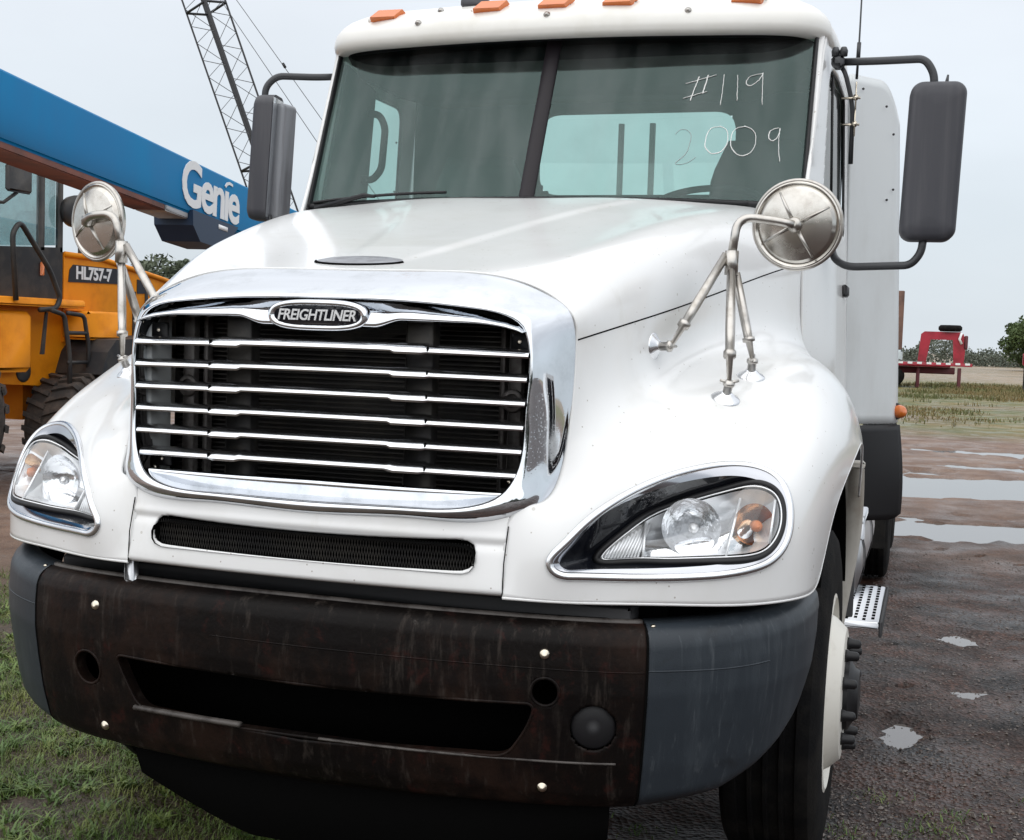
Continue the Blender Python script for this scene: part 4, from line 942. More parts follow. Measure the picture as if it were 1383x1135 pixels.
def build_mirror(s):
    if s > 0:
        c = (1.420, 2.06, 2.300); ax = rotz(math.radians(4)); hx, hy, hz = .098, .05, .287
        ax = [ax[0], ax[1]*1.0, np.array([.030,0,1.0])]
    else:
        c = (-1.290, 2.03, 2.338); ax = rotz(math.radians(-80)); hx, hy, hz = .078, .045, .262
        ax = [ax[0], ax[1], np.array([.055,.0,1.0])]
    shell = part('side_mirror', *rounded_box(c, hx, hy, hz, .045, ax), 'mirror_plastic', TR, sharp=40, label="tall grey mirror on tube arms on the %s side" % ("driver's" if s > 0 else "passenger's"))
    A = np.array(ax); gq = [np.array(c)+A.T@np.array([x*hx*.9, hy*1.02, z*hz*.95]) for x, z in ((-1,-1),(1,-1),(1,1),(-1,1))]
    part('mirror_glass', np.array(gq), [(0,1,2,3)], 'mirror_glass', shell, smooth=False)
    if s > 0:
        arm = fillet([(1.075,2.20,2.700),(1.20,2.12,2.682),(1.375,2.06,2.672),(1.408,2.06,2.62),(1.412,2.06,2.56)], .07, 6)
        low = fillet([(1.060,2.20,2.03),(1.075,2.16,1.955),(1.13,2.10,1.918),(1.36,2.06,1.925),(1.395,2.06,1.97),(1.402,2.06,2.04)], .06, 6)
        part('mirror_arm', *tube_vf(arm, .0145, 10), 'tube_dark', shell); part('mirror_arm', *tube_vf(low, .0145, 10), 'tube_dark', shell)
        # inner loop down the door with its clamp
        loop = fillet([(1.055,2.22,2.705),(1.085,2.20,2.66),(1.118,2.22,2.54),(1.118,2.24,2.32)], .08, 6)
        part('mirror_brace', *tube_vf(loop, .009, 8), 'tube_dark', shell)
        br = part('mirror_bracket', *box_vf((1.058,2.19,2.697), (.05,.07,.05), .015), 'tube_dark', shell)
        for z, x in ((2.735,1.048),(2.735,1.078)): part('bracket_knob', *lathe_vf([(.014,-.02),(.016,0),(.010,.014),(0,.016)], (x,2.17,z), (0,0,1), 12), 'tube_dark', shell)
        for z in (2.565, 2.465):
            part('clamp_bolt', *tube_vf([(1.075,2.21,z),(1.145,2.21,z)], .005, 6), 'bolt_metal', shell); part('clamp_bolt', *tube_vf([(1.128,2.205,z-.045),(1.128,2.205,z+.06)], .0035, 6), 'bolt_metal', shell)
            part('clamp_nut', *lathe_vf([(.012,0),(.012,.012)], (1.128,2.205,z), (0,-1,0), 6), 'bolt_metal', shell)
        part('lower_mount', *box_vf((1.062,2.13,2.03), (.05,.10,.10), .02), 'white_paint', shell)
        part('top_lug', *tube_vf([(1.452,2.06,2.57),(1.457,2.06,2.612)], [.010,.004], 6), 'tube_dark', shell)
    else:
        part('lit_shell_side', *rounded_box((c[0]+.055, c[1]+.045, c[2]-.012), .029, .045, .248, .026, [rotz(math.radians(-8))[0], rotz(math.radians(-8))[1], np.array([.05,0,1])]), 'mirror_plastic_pale', shell, sharp=40)  # paler block: light reflected off the housing side, put into its colour
        arm = fillet([(-1.03,2.16,2.70),(-1.10,2.12,2.692),(-1.25,2.05,2.688),(-1.292,2.03,2.64),(-1.295,2.03,2.55)], .07, 6)
        part('mirror_arm', *tube_vf(arm, .0145, 10), 'tube_dark', shell)
        part('mirror_arm', *tube_vf(fillet([(-1.06,2.18,2.0),(-1.12,2.12,1.93),(-1.24,2.04,1.93),(-1.262,2.03,2.0),(-1.262,2.03,2.10)], .06, 6), .0145, 10), 'tube_dark', shell)
for s in (1, -1): build_mirror(s)
# ---- round convex mirrors on tripod stalks over the fenders
def build_hood_mirror(s, disc, nrm, hub, elbow, knee, f1, f2, f3):
    disc = np.array(disc, float); nrm = np.array(nrm, float); nrm /= np.linalg.norm(nrm)
    # back of the disc faces along nrm
    r = .125
    d = part('hood_mirror', *lathe_vf([(r,-.012),(r+.003,-.004),(r,.004),(r-.008,.007),(r-.014,.004),(r*.80,.016),(r*.5,.027),(r*.2,.033),(0,.034)], disc, nrm, 56), 'mirror_back', TR, sharp=25, label="round chrome mirror on a tripod stalk over the %s fender" % ("driver's" if s > 0 else "passenger's"))
    part('mirror_glass', *lathe_vf([(r-.004,-.0125),(r*.6,-.02),(0,-.024)], disc, nrm, 40), 'mirror_glass', d)
    part('disc_rim', *ctube_vf([disc+(r-.002)*(math.cos(w)*frame_of(nrm)[0]+math.sin(w)*frame_of(nrm)[1]) for w in np.linspace(0, 2*math.pi, 60, endpoint=False)], .0065, 8), 'brushed_steel', d)
    x, y, z = frame_of(nrm)
    for k in range(4):
        w = math.radians(28+90*k); a = math.cos(w)*x+math.sin(w)*y
        part('disc_rib', *tube_vf([disc+a*.022+nrm*.034, disc+a*.06+nrm*.029, disc+a*.102+nrm*.015], [.0055,.0045,.003], 8), 'brushed_steel', d)
    part('ball_socket', *lathe_vf([(.020,.028),(.022,.04),(.018,.052),(.008,.056),(0,.057)], disc, nrm, 20), 'brushed_steel', d)
    hub = np.array(hub, float)
    part('stalk', *tube_vf(fillet([disc+nrm*.05, hub, elbow, knee], .055, 7), .0125, 10), 'brushed_steel', d)
    part('collar', *tube_vf([np.array(knee)+np.array([0,0,.012]), np.array(knee)+np.array([0,0,-.055])], .019, 12), 'brushed_steel', d)
    def leg(top, foot, fn, taper=True):
        foot = np.array(foot, float); fn = np.array(fn, float); fn /= np.linalg.norm(fn); top = np.array(top, float)
        tip = foot+fn*.052; dd = tip-top
        part('leg', *tube_vf([top, top+dd*.55, top+dd*.56, top+dd*.74, top+dd*.745, top+dd*.79, top+dd*.80, tip], [.0125,.0135,.0135,.0125,.0175,.0175,.010,.006], 10), 'brushed_steel', d)
        ft = part('foot', *lathe_vf([(.040,-.004),(.040,.002),(.036,.006),(.024,.013),(.016,.020),(.014,.022)], foot, fn, 32), 'bar_chrome', d)
        part('foot_post', *lathe_vf([(.012,.012),(.012,.042),(.016,.044),(.016,.052),(.008,.058)], foot, fn, 14), 'brushed_steel', ft)
        for k in (-1, 1):
            xx = frame_of(fn)[0]; part('wing', *tube_vf([foot+fn*.050, foot+fn*.058+xx*.026*k], [.006,.004], 6), 'brushed_steel', ft)
    knee = np.array(knee, float)
    leg(knee+np.array([0,0,-.03]), *f1); leg(knee+np.array([.012*s,.01,-.05]), *f2); leg(knee+np.array([-.016*s,0,.0]), *f3)
def hoodn(a, b): 
    n = hood_pt(a, b, 1)-hood_pt(a, b, 0); return n/np.linalg.norm(n)
A1, A2, A3 = (.7347,.3281), (.7225,.4213), (.5766,.2608)
def foot_of(ab, s): 
    p = hood_pt(*ab); n = hoodn(*ab); return (np.array([p[0]*s, p[1], p[2]]), np.array([n[0]*s, n[1], n[2]]))
build_hood_mirror(1, (1.072,.80,1.955), (-.10,-1,-.08), (1.02,.74,1.960), (.915,.725,1.972), (.906,.705,1.862), foot_of(A1,1), foot_of(A2,1), foot_of(A3,1))
build_hood_mirror(-1, (-1.135,.66,1.944), (-.30,-1,-.03), (-1.10,.578,1.957), (-1.0,.558,1.960), (-.972,.555,1.862), foot_of(A1,-1), foot_of(A2,-1), foot_of(A3,-1))
# ================================================================ blue telescopic boom
def build_boom():
    bm = thing('telescopic_handler', 'blue telescopic lift boom with white lettering, raised behind the truck', 'lift', (-5.4, 12.4, 0))
    A = np.array([-4.10, 2.6, 3.09]); B = np.array([-5.43, 12.9, 2.431])
    d = B-A; L = np.linalg.norm(d); d /= L; sx = np.array([-d[1], d[0], 0]); sx /= np.linalg.norm(sx)   # sx points away from the camera side
    if sx[0] > 0: sx = -sx
    up = np.cross(sx, d); up = up if up[2] > 0 else -up
    hh, w = .228, .30
    def bx(t0, t1, u0, u1, v0, v1, bev=.01):
        c = A+d*(t0+t1)/2+sx*(u0+u1)/2+up*(v0+v1)/2; return box_vf(c, (t1-t0, u1-u0, v1-v0), bev, [d, sx, up])
    part('boom', *bx(-2.5, L, 0, w, -hh, hh, .018), 'boom_blue', bm)
    part('boom_underside', *bx(-2.5, 3.85, .012, w-.012, -hh-.05, -hh+.002, .008), 'boom_red', bm, label='rust red underside plate of the boom')
    part('boom_end_plate', *bx(3.87, 4.3, .012, w-.012, -hh-.05, -hh+.002, .008), 'boom_grey', bm)
    pts = [(4.30,-hh+.03),(4.32,-hh-.10),(4.48,-hh-.22),(5.0,-hh-.22),(5.3,-hh+.03)]
    V = [A+d*t+sx*u+up*v for u in (-.03, w+.03) for t, v in pts]; n = len(pts)
    part('lift_bracket', np.array(V), [tuple(range(n))[::-1], tuple(range(n, 2*n))]+[(i,(i+1) % n,(i+1) % n+n,i+n) for i in range(n)], 'boom_navy', bm, smooth=False)
    # lettering on the near side
    q = d*1.0
    o = A+d*4.74-sx*.0045+up*(.002)
    part('boom_lettering', *text_vf('Gen\u0131e', .54, o, d, up, shear=.0, bold=.012, extrude=.003, space=.88, xs=1.08), 'sign_white', bm, smooth=False)
    # the swoosh over the letter i
    sw = [(.27,.135),(.31,.172),(.37,.188),(.45,.178),(.45,.156),(.37,.162),(.32,.145),(.295,.120)]
    V = [o+d*t+up*v-sx*e for e in (.003,-.003) for t, v in sw]; n = len(sw)
    part('letter_swoosh', np.array(V), [tuple(range(n))[::-1], tuple(range(n, 2*n))]+[(i,(i+1) % n,(i+1) % n+n,i+n) for i in range(n)], 'sign_white', bm, smooth=False)
    part('label_plate', *bx(4.85, 5.05, -.034, -.03, -hh-.05, -hh-.01, 0), 'sign_white', bm)
    # machine body hidden behind the truck
    part('body', *box_vf((-5.4, 12.4, 1.15), (1.5, 3.4, .9), .08), 'boom_blue', bm)
    part('boom_pivot', *box_vf((-5.45, 12.9, 1.95), (.5, .5, .9), .04), 'boom_navy', bm)
    for y in (11.4, 13.6):
        for x in (-6.2, -4.6): part('wheel', *lathe_vf([(.25,-.18),(.5,-.2),(.60,-.12),(.60,.12),(.5,.2),(.25,.18)], (x, y, .60), (1,0,0), 32), 'tyre', bm)
build_boom()
# ================================================================ wheel loader
def build_loader():
    X = -7.2
    ld = thing('wheel_loader', 'orange wheel loader with glazed black cab, ladder and muddy lugged tyres', 'loader', (-8.1, 8.6, 0))
    P = lambda poly, x0, x1: prism_vf(poly, x0, x1, 'X')
    hood = part('engine_hood', *P([(8.55,1.42),(10.9,1.45),(10.9,2.10),(10.3,2.19),(9.2,2.335),(8.55,2.345)], -8.9, X), 'loader_orange', ld, smooth=False)
    part('hood_top_edge', *tube_vf([(X,8.56,2.335),(X,9.2,2.325),(X,10.3,2.18),(X,10.9,2.09)], .03, 8), 'loader_orange', hood)
    part('name_plate', *P([(8.62,2.05),(9.50,2.07),(9.50,2.235),(8.70,2.235),(8.64,2.18)], X, X+.008), 'sign_black', hood, smooth=False)
    part('name_lettering', *text_vf('HL757-7', .185, (X+.011, 9.05, 2.148), (0,1,0), (0,0,1), bold=.006, extrude=.002, space=.95), 'sign_white', hood, smooth=False)
    part('name_plate', *P([(9.86,1.98),(10.14,1.99),(10.14,2.12),(9.86,2.14)], X, X+.008), 'sign_black', hood, smooth=False)
    for y in (9.55, 9.78, 10.02): part('louvre', *P([(y,1.5),(y+.05,1.5),(y+.05,2.0),(y,2.0)], X, X+.012), 'loader_dark', hood, smooth=False)
    part('decal', *P([(9.16,1.62),(9.30,1.62),(9.30,1.74),(9.16,1.74)], X, X+.006), 'decal', hood, smooth=False)
    part('body', *P([(6.6,1.05),(8.62,.95),(8.9,1.0),(8.9,1.80),(8.45,1.80),(7.4,1.78),(6.6,1.78)], -9.0, X-.02), 'loader_orange', ld, smooth=False)
    part('rear_frame', *P([(8.3,.6),(11.0,.7),(11.0,1.45),(8.3,1.45)], -8.9, -7.5), 'loader_orange', ld, smooth=False)
    part('tow_hole', *lathe_vf([(.11,0),(.11,.006),(.09,.008),(0,.008)], (X-.018, 7.95, 1.12), (1,0,0), 20), 'loader_dark', ld)
    part('platform', *box_vf((-7.35, 7.75, 1.815), (.75, 1.75, .085), .02), 'loader_orange', ld)
    part('side_tank', *box_vf((-7.2, 7.55, 1.42), (.35, .62, .60), .05), 'loader_orange', ld)
    part('step_box', *box_vf((-7.06, 8.85, 1.60), (.35, .60, .30), .03), 'loader_orange', ld)
    # cab: frame posts, door, glass
    cab = part('cab', *P([(6.8,1.86),(8.53,1.86),(8.53,2.40),(6.8,2.30)], -8.6, X), 'loader_dark', ld, smooth=False)
    part('cab_roof', *box_vf((-7.9, 7.6, 3.50), (1.55, 1.95, .16), .05), 'loader_orange', ld)
    for y, w in ((6.85,.07),(8.21,.075),(8.51,.06)):
        for x in (X-.03, -8.57): part('cab_post', *box_vf((x, y, 2.9), (.06, w, 1.12), .01), 'loader_dark', cab)
    for x in (X-.02, -8.58):
        g = part('cab_window', *P([(6.88,2.30),(8.17,2.38),(8.17,3.44),(6.88,3.44)], x-.004, x), 'loader_glass', cab, smooth=False)
        part('cab_window', *P([(8.25,2.40),(8.48,2.42),(8.48,3.44),(8.25,3.44)], x-.004, x), 'loader_glass', cab, smooth=False)
    part('cab_rear_window', *prism_vf([(-8.5,2.42),(-7.28,2.42),(-7.28,3.44),(-8.5,3.44)], 8.50, 8.505, 'Y'), 'loader_glass', cab, smooth=False)
    st = part('seat', *box_vf((-7.9, 7.8, 2.2), (.5, .5, .4), .08), 'loader_dark', cab); part('seat_back', *box_vf((-7.9, 8.05, 2.55), (.46, .14, .55), .06), 'loader_dark', st)
    for x in (-8.05, -7.75): part('control_lever', *tube_vf([(x,7.45,2.3),(x,7.40,2.62)], .05, 8), 'bracket_grey', cab)
    part('door_latch', *box_vf((X+.012, 8.19, 2.16), (.02, .06, .14), .01), 'amber', cab)
    # mirror, exhaust stack, work lamp
    mr = part('cab_mirror', *box_vf((-6.93, 7.50, 2.98), (.06, .36, .27), .05), 'loader_dark', ld); part('mirror_stay', *tube_vf([(-6.95,7.5,2.85),(-6.98,7.35,2.74),(-7.2,6.9,2.72)], .018, 6), 'loader_dark', mr)
    part('work_lamp', *lathe_vf([(.0,-.06),(.16,-.05),(.17,.03),(.1,.05)], (-7.12, 8.62, 2.78), (1,-.2,0), 24), 'loader_dark', ld)
    part('exhaust_stack', *tube_vf([(-7.35,9.02,1.9),(-7.35,9.02,2.62)], .022, 8), 'loader_dark', ld)
    # handrail and ladder
    part('handrail', *tube_vf(fillet([(-6.95,7.50,1.82),(-6.95,7.44,2.46),(-6.95,7.55,2.58),(-6.95,8.00,2.14),(-6.95,8.17,1.86),(-6.95,8.10,1.76),(-6.95,7.85,1.74)], .10, 6), .026, 8), 'loader_dark', ld)
    lad = part('ladder', *tube_vf(fillet([(-6.85,7.90,1.74),(-6.85,8.10,1.70),(-6.85,8.19,1.30),(-6.85,8.20,.95)], .06), .024, 8), 'loader_dark', ld)
    part('ladder_rail', *tube_vf(fillet([(-6.85,8.15,1.72),(-6.85,8.42,1.70),(-6.85,8.50,1.40),(-6.85,8.50,1.0)], .06), .022, 8), 'loader_dark', lad)
    for z in (1.52, 1.22): part('rung', *tube_vf([(-6.85,8.16,z),(-6.85,8.48,z)], .02, 8), 'loader_dark', lad)
    part('rear_fender', *P([(8.45,1.10),(8.55,1.33),(8.70,1.46),(10.2,1.52),(10.2,1.10)], -7.3, -6.65), 'loader_dark', ld, smooth=False)
    part('fuel_neck', *P([(7.93,1.30),(7.98,1.72),(7.95,1.72),(7.88,1.30)], -6.97, -6.95), 'loader_dark', ld, smooth=False)
    # tyres with chevron lugs
    def tyre(c, r, w):
        pr = [(r*.48,-w*.9),(r*.62,-w),(r*.85,-w),(r*.96,-w*.85),(r,-w*.6),(r,w*.6),(r*.96,w*.85),(r*.85,w),(r*.62,w),(r*.48,w*.9)]
        t = part('tyre', *lathe_vf(pr, c, (1,0,0), 48, False), 'muddy_tyre', ld, sharp=40)
        lug = []
        for k in range(24):
            for s in (-1, 1):
                a = 2*math.pi*(k+(.5 if s > 0 else 0))/24; V = []
                for u, da in ((.0,.10),(.45,.03),(.9,-.03),(1.06,-.03)):
                    for dd in (-.045, .045):
                        for rr in (.99 if u < 1 else .90, 1.055 if u < 1 else .95):
                            aa = a+da+dd; V.append((c[0]+s*u*w*.92, c[1]+r*rr*math.cos(aa), c[2]+r*rr*math.sin(aa)))
                F = []
                for i in range(3):
                    b = i*4; F += [(b,b+4,b+5,b+1),(b+1,b+5,b+7,b+3),(b+3,b+7,b+6,b+2)]
                F += [(0,1,3,2),(12,14,15,13)]; lug.append((np.array(V), F))
        part('tread_lugs', *join(*lug), 'muddy_tyre', t, smooth=False)
        part('rim', *lathe_vf([(r*.5,w*.9),(r*.45,w*.5),(r*.3,w*.35),(0,w*.35)], c, (1,0,0), 32), 'loader_orange', t)
    tyre((-7.0, 8.5, .54), .54, .27); tyre((-7.0, 6.42, .72), .72, .30); tyre((-9.3, 8.42, .60), .60, .27); tyre((-9.3, 6.42, .72), .72, .30)
build_loader()
# ================================================================ lattice crane far behind
def build_crane():
    base = np.array([-19.0, 38.6, 1.2]); top = np.array([-26.3, 36.9, 21.0])
    cr = thing('lattice_crane', 'distant lattice boom crane leaning left against the sky', 'crane', (base[0], base[1], 0))
    d = top-base; L = np.linalg.norm(d); d /= L
    view = np.array([-.5, .86, 0]); a = np.cross(d, view); a /= np.linalg.norm(a); b = np.cross(d, a)
    h = .71
    # square boom seen along a diagonal
    cor = [(a*h), (b*h), (-a*h), (-b*h)]
    for k, c in enumerate(cor):
        part('boom_chord', *tube_vf([base+c*.15, base+d*2+c, top+c], .035 if k in (0, 2) else .06, 6), 'crane_dark', cr)
    lac = []; t = 2.0; k = 0
    while t < L-1:
        for i in range(4):
            p, q = cor[i], cor[(i+1) % 4]
            if k % 2: p, q = q, p
            lac.append(tube_vf([base+d*t+p, base+d*(t+.62)+q], .013, 4, False))
        t += .62; k += 1
    part('boom_lacing', *join(*lac), 'crane_steel', cr)
    for tt in (6.6, 12.4):
        fr = []
        for i in range(4): fr.append(tube_vf([base+d*tt+cor[i], base+d*tt+cor[(i+1) % 4]], .045, 5))
        part('splice_frame', *join(*fr), 'crane_dark', cr)
    part('backstay_strut', *tube_vf([base+d*(12.9)+a*h*.0, base+d*13.1-a*h*1.0+d*.2], .035, 5), 'crane_dark', cr)
    # the two stay cables
    for p0, p1 in (((-22.10,37.6,13.03),(-18.85,38.2,8.75)), ((-22.62,37.45,13.0),(-19.15,38.1,8.2))):
        p0 = np.array(p0); p1 = np.array(p1); e = p1-p0; part('stay_cable', *tube_vf([p0-e*1.0, p1+e*.75], .012, 4), 'crane_steel', cr)
    part('cable_block', *tube_vf([(-20.4,37.9,10.85),(-20.3,37.9,10.70)], .05, 6), 'crane_dark', cr)
    part('machine_house', *box_vf((-18.2, 39.4, 2.0), (5.0, 3.2, 2.2), .1), 'crane_dark', cr)
    for y in (37.6, 41.2): part('crawler_track', *box_vf((-18.4, y, .5), (6.5, .9, 1.0), .3), 'crane_dark', cr)
build_crane()
# ================================================================ red gooseneck trailer, right
def build_trailer():
    tr = thing('gooseneck_trailer', 'red flatbed gooseneck trailer with a spare tyre on its neck', 'trailer', (0.8, 57.5, 0))
    Y = 57.2
    part('deck_frame', *box_vf((-1.8, Y+.9, 1.02), (8.2, 2.2, .16), .02), 'trailer_red', tr)
    part('deck_boards', *box_vf((-2.3, Y+.9, 1.13), (7.0, 2.1, .05), .01), 'bracket_grey', tr)
    part('side_rail', *box_vf((-.5, Y-.24, 1.06), (7.4, .06, .14), .01), 'trailer_red', tr)
    for k in range(14): part('reflector_strip', *box_vf((-2.2+.40*k, Y-.275, 1.10), (.2, .01, .09)), 'sign_white', tr, smooth=False)
    part('under_beam', *box_vf((-.6, Y+.4, .78), (6.2, .2, .30), .03), 'trailer_dark', tr)
    neck = prism_vf([(.90,1.1),(1.25,1.1),(1.42,2.15),(2.35,2.15),(2.42,1.1),(2.85,1.1),(2.90,2.1),(2.78,2.42),(2.65,2.50),(1.15,2.50),(1.0,2.38)], Y+.2, Y+.55, 'Y')
    part('gooseneck', *neck, 'trailer_red', tr, smooth=False)
    part('neck_edge', *box_vf((2.9, Y+.35, 2.05), (.16, .42, .6), .04), 'trailer_dark', tr)
    part('hose_bundle', *tube_vf([(2.70,Y+.15,2.46),(2.62,Y+.12,2.2),(2.72,Y+.12,1.98)], .06, 6), 'sign_white', tr)
    part('spare_tyre', *lathe_vf([(.2,-.12),(.42,-.14),(.50,-.06),(.50,.06),(.42,.14),(.2,.12)], (2.22, Y+.4, 2.66), (0,0,1), 28), 'tyre', tr)
    for x in (.95, 2.68): part('jack_leg', *box_vf((x, Y+.1, .46), (.16, .16, .92), .02), 'trailer_dark', tr)
    for x in (-.1, -1.2):
        for y in (-.2, 1.9): part('wheel', *lathe_vf([(.2,-.12),(.40,-.14),(.46,-.06),(.46,.06),(.40,.14),(.2,.12)], (x, Y+y, .46), (0,1,0), 24), 'tyre', tr)
    up = thing('loading_ramp', 'brown rusty loading ramp standing upright beside the white panel', 'ramp', (.05, 57.0, 1.0))
    part('ramp_plate', *box_vf((.06, 57.0, 2.95), (.34, .12, 2.6), .03), 'rust_post', up)
    part('ramp_side_rail', *box_vf((-.115, 56.98, 2.95), (.05, .2, 2.6), .01), 'trailer_dark', up)
    part('ramp_foot', *box_vf((.02, 57.0, 1.40), (.50, .3, .5), .08), 'decal', up)
    r2 = thing('trailer_nose', 'red trailer nose on a black leg at the right edge', 'trailer', (6.0, 58.0, 0))
    part('nose_beam', *box_vf((6.55, 58.1, 1.40), (2.5, .4, .55), .06), 'trailer_red', r2); part('jack_leg', *box_vf((5.45, 58.1, .58), (.18, .18, 1.15), .03), 'loader_dark', r2)
    for x in (7.2,): part('wheel', *lathe_vf([(.2,-.12),(.40,-.14),(.46,-.06),(.46,.06),(.40,.14),(.2,.12)], (x, 58.1, .46), (0,1,0), 24), 'tyre', r2)
build_trailer()
# ================================================================ trees
def leaves(P, lr, s0, s1, asp):
    n = len(P); u = lr.normal(size=(n, 3)); u /= np.linalg.norm(u, axis=1, keepdims=True); v = np.cross(u, lr.normal(size=(n, 3))); v /= np.linalg.norm(v, axis=1, keepdims=True); s = lr.uniform(s0, s1, n)[:, None]
    return np.stack([P-u*s, P-v*s*asp, P+u*s, P+v*s*asp], 1).reshape(-1, 3)
def build_tree(name, label, base, height, spread, leafm, n, lsize, group=None, trunk=.5):
    t = thing(name, label, 'tree', base, group); b = np.array(base, float); lr = np.random.default_rng(int(abs(base[0]*13+base[1]*7)) % 9999)
    tv = [tube_vf([b, b+(0,0,height*.25), b+(spread*.03,0,height*.55), b+(0,0,height*.82)], [height*.03,height*.024,height*.015,height*.005], 8)]
    tips = []
    for k in range(9):
        a = lr.uniform(0, 6.28); z0 = height*lr.uniform(.22,.6); l = spread*lr.uniform(.5,.95); e = b+np.array([math.cos(a)*l, math.sin(a)*l, z0+height*lr.uniform(.12,.32)])
        tv.append(tube_vf([b+(0,0,z0), (b+(0,0,z0))*.5+e*.5+(0,0,.05*height), e], [height*.012,height*.008,height*.003], 5)); tips.append(e)
    part('trunk', *join(*tv), 'bark', t)
    cl = []
    for k in range(34):
        if k < 9: c = tips[k]
        else:
            a = lr.uniform(0, 6.28); r = spread*math.sqrt(lr.uniform(0, 1))*.9; zz = lr.uniform(.12, 1); r *= math.sqrt(max(.05, 1-(zz-.40)**2/.42)); c = b+np.array([math.cos(a)*r, math.sin(a)*r, height*zz*.93])
        cl.append((c, spread*lr.uniform(.16,.36)))
    ci = lr.integers(0, len(cl), n); cc = np.array([c for c, r in cl])[ci]; rr = np.array([r for c, r in cl])[ci]
    d = lr.normal(size=(n, 3)); d /= np.linalg.norm(d, axis=1, keepdims=True)
    V = leaves(cc+d*(rr*lr.uniform(.5,1.05,n))[:, None]*np.array([1,1,.8]), lr, lsize*.6, lsize*1.3, .5); V[:, 2] = np.maximum(V[:, 2], b[2]+.02)
    part('crown', V, [(4*i,4*i+1,4*i+2,4*i+3) for i in range(n)], leafm, t, smooth=False)
build_tree('broadleaf_tree', 'round green tree at the right edge beyond the red trailer', (12.6, 134, 0), 5.6, 4.2, 'leaf_bright', 14000, .20)
build_tree('broadleaf_tree', 'pale grey-green tree top showing above the orange loader', (-33.5, 50.5, 0), 5.1, 2.5, 'leaf_grey', 9000, .15)
def build_treeline():
    vf = []; Vs = []; lr = np.random.default_rng(5)
    n = 70000
    xs = lr.uniform(-60, 90, n); 
    prof = 1.7+1.0*np.sin(xs*.21+1)+.6*np.sin(xs*.63)+.4*np.sin(xs*1.7)+lr.normal(0,.25,n)
    h = np.maximum(1.0, prof); V = leaves(np.stack([xs, 165+lr.uniform(-3, 6, n), h*lr.uniform(0, 1, n)**.75], 1), lr, .08, .22, .6); V[:,2] = np.maximum(V[:,2], .02)
    solo('far_thicket', V, [(4*i,4*i+1,4*i+2,4*i+3) for i in range(n)], 'leaf_dark', 'dark green thicket along the far edge of the field', 'thicket', 'stuff', False)
build_treeline()
def build_front_thicket():  # out of view behind the camera, added to darken the chrome's reflections
    lr = np.random.default_rng(8); n = 16000; xs = lr.uniform(-90, 110, n); h = np.maximum(1.5, 5.5+1.6*np.sin(xs*.13)+1.2*np.sin(xs*.41)+lr.normal(0, .5, n))
    V = leaves(np.stack([xs, -75+lr.uniform(-4, 3, n), h*lr.uniform(0, 1, n)**.75], 1), lr, .35, .9, .6); V[:, 2] = np.maximum(V[:, 2], .02)
    solo('reflection_thicket', V, [(4*i,4*i+1,4*i+2,4*i+3) for i in range(n)], 'leaf_dark', 'unseen dark thicket added facing the truck, to be mirrored in its chrome', 'thicket', 'stuff', False)
build_front_thicket()
def build_pickup():  # stand-in vehicle outside the frame, added only for the chrome to reflect
    X0 = 8.2; DY = -2.6; pk = thing('reflection_pickup', 'unseen white pickup added to be mirrored in the side of the chrome grille surround', 'pickup', (X0+.9, 4.5+DY, 0))
    body = [(1.9,.45),(7.3,.45),(7.35,.95),(7.25,1.08),(5.6,1.08),(5.55,1.10),(3.95,1.12),(2.3,1.0),(1.9,.85)]
    part('body', *prism_vf([(p+DY, q) for p, q in body], X0, X0+1.85), 'white_paint', pk, smooth=False)
    part('cabin', *prism_vf([(p+DY, q) for p, q in [(3.7,1.1),(4.35,1.78),(5.35,1.78),(5.6,1.08)]], X0+.12, X0+1.73), 'white_paint', pk, smooth=False)
    part('side_window', *prism_vf([(p+DY, q) for p, q in [(3.98,1.14),(4.42,1.68),(4.85,1.68),(4.85,1.14)]], X0+.11, X0+.118), 'black_gloss', pk, smooth=False)
    part('side_window', *prism_vf([(p+DY, q) for p, q in [(4.93,1.14),(4.93,1.68),(5.28,1.68),(5.45,1.14)]], X0+.11, X0+.118), 'black_gloss', pk, smooth=False)
    for y in (2.85, 6.3):
        for x in (X0+.08, X0+1.77): part('wheel', *lathe_vf([(.18,-.10),(.34,-.12),(.385,-.06),(.385,.06),(.34,.12),(.18,.10)], (x, y+DY, .385), (1,0,0), 28), 'tyre', pk)
build_pickup()
# ================================================================ ground
def sst(v, a, b):
    t = np.clip((v-a)/(b-a), 0, 1); return t*t*(3-2*t)
PUD = [(2.6,13.5,2.8,1.5,.11),(1.9,9.4,1.6,.75,.09),(3.0,19.5,1.9,.55,.09),(1.69,4.78,.17,.24,.036),(1.41,2.74,.12,.24,.034),(1.93,2.62,.20,.28,.036),(1.78,3.55,.22,.22,.030),(2.3,16.6,.9,.25,.05),(4.6,24.5,1.6,.4,.06)]
WATER = -.030
def vnoise(x, y, sc, seed):
    """smooth value noise"""
    x = np.asarray(x)*sc; y = np.asarray(y)*sc; i = np.floor(x).astype(int); j = np.floor(y).astype(int); fx = x-i; fy = y-j; fx = fx*fx*(3-2*fx); fy = fy*fy*(3-2*fy)
    def hsh(a, b): 
        h = (a*374761393+b*668265263+seed*1442695041) & 0xffffffff; h = ((h ^ (h >> 13))*1274126177) & 0xffffffff; return ((h ^ (h >> 16)) & 0xffff)/65535.0
    return hsh(i,j)*(1-fx)*(1-fy)+hsh(i+1,j)*fx*(1-fy)+hsh(i,j+1)*(1-fx)*fy+hsh(i+1,j+1)*fx*fy
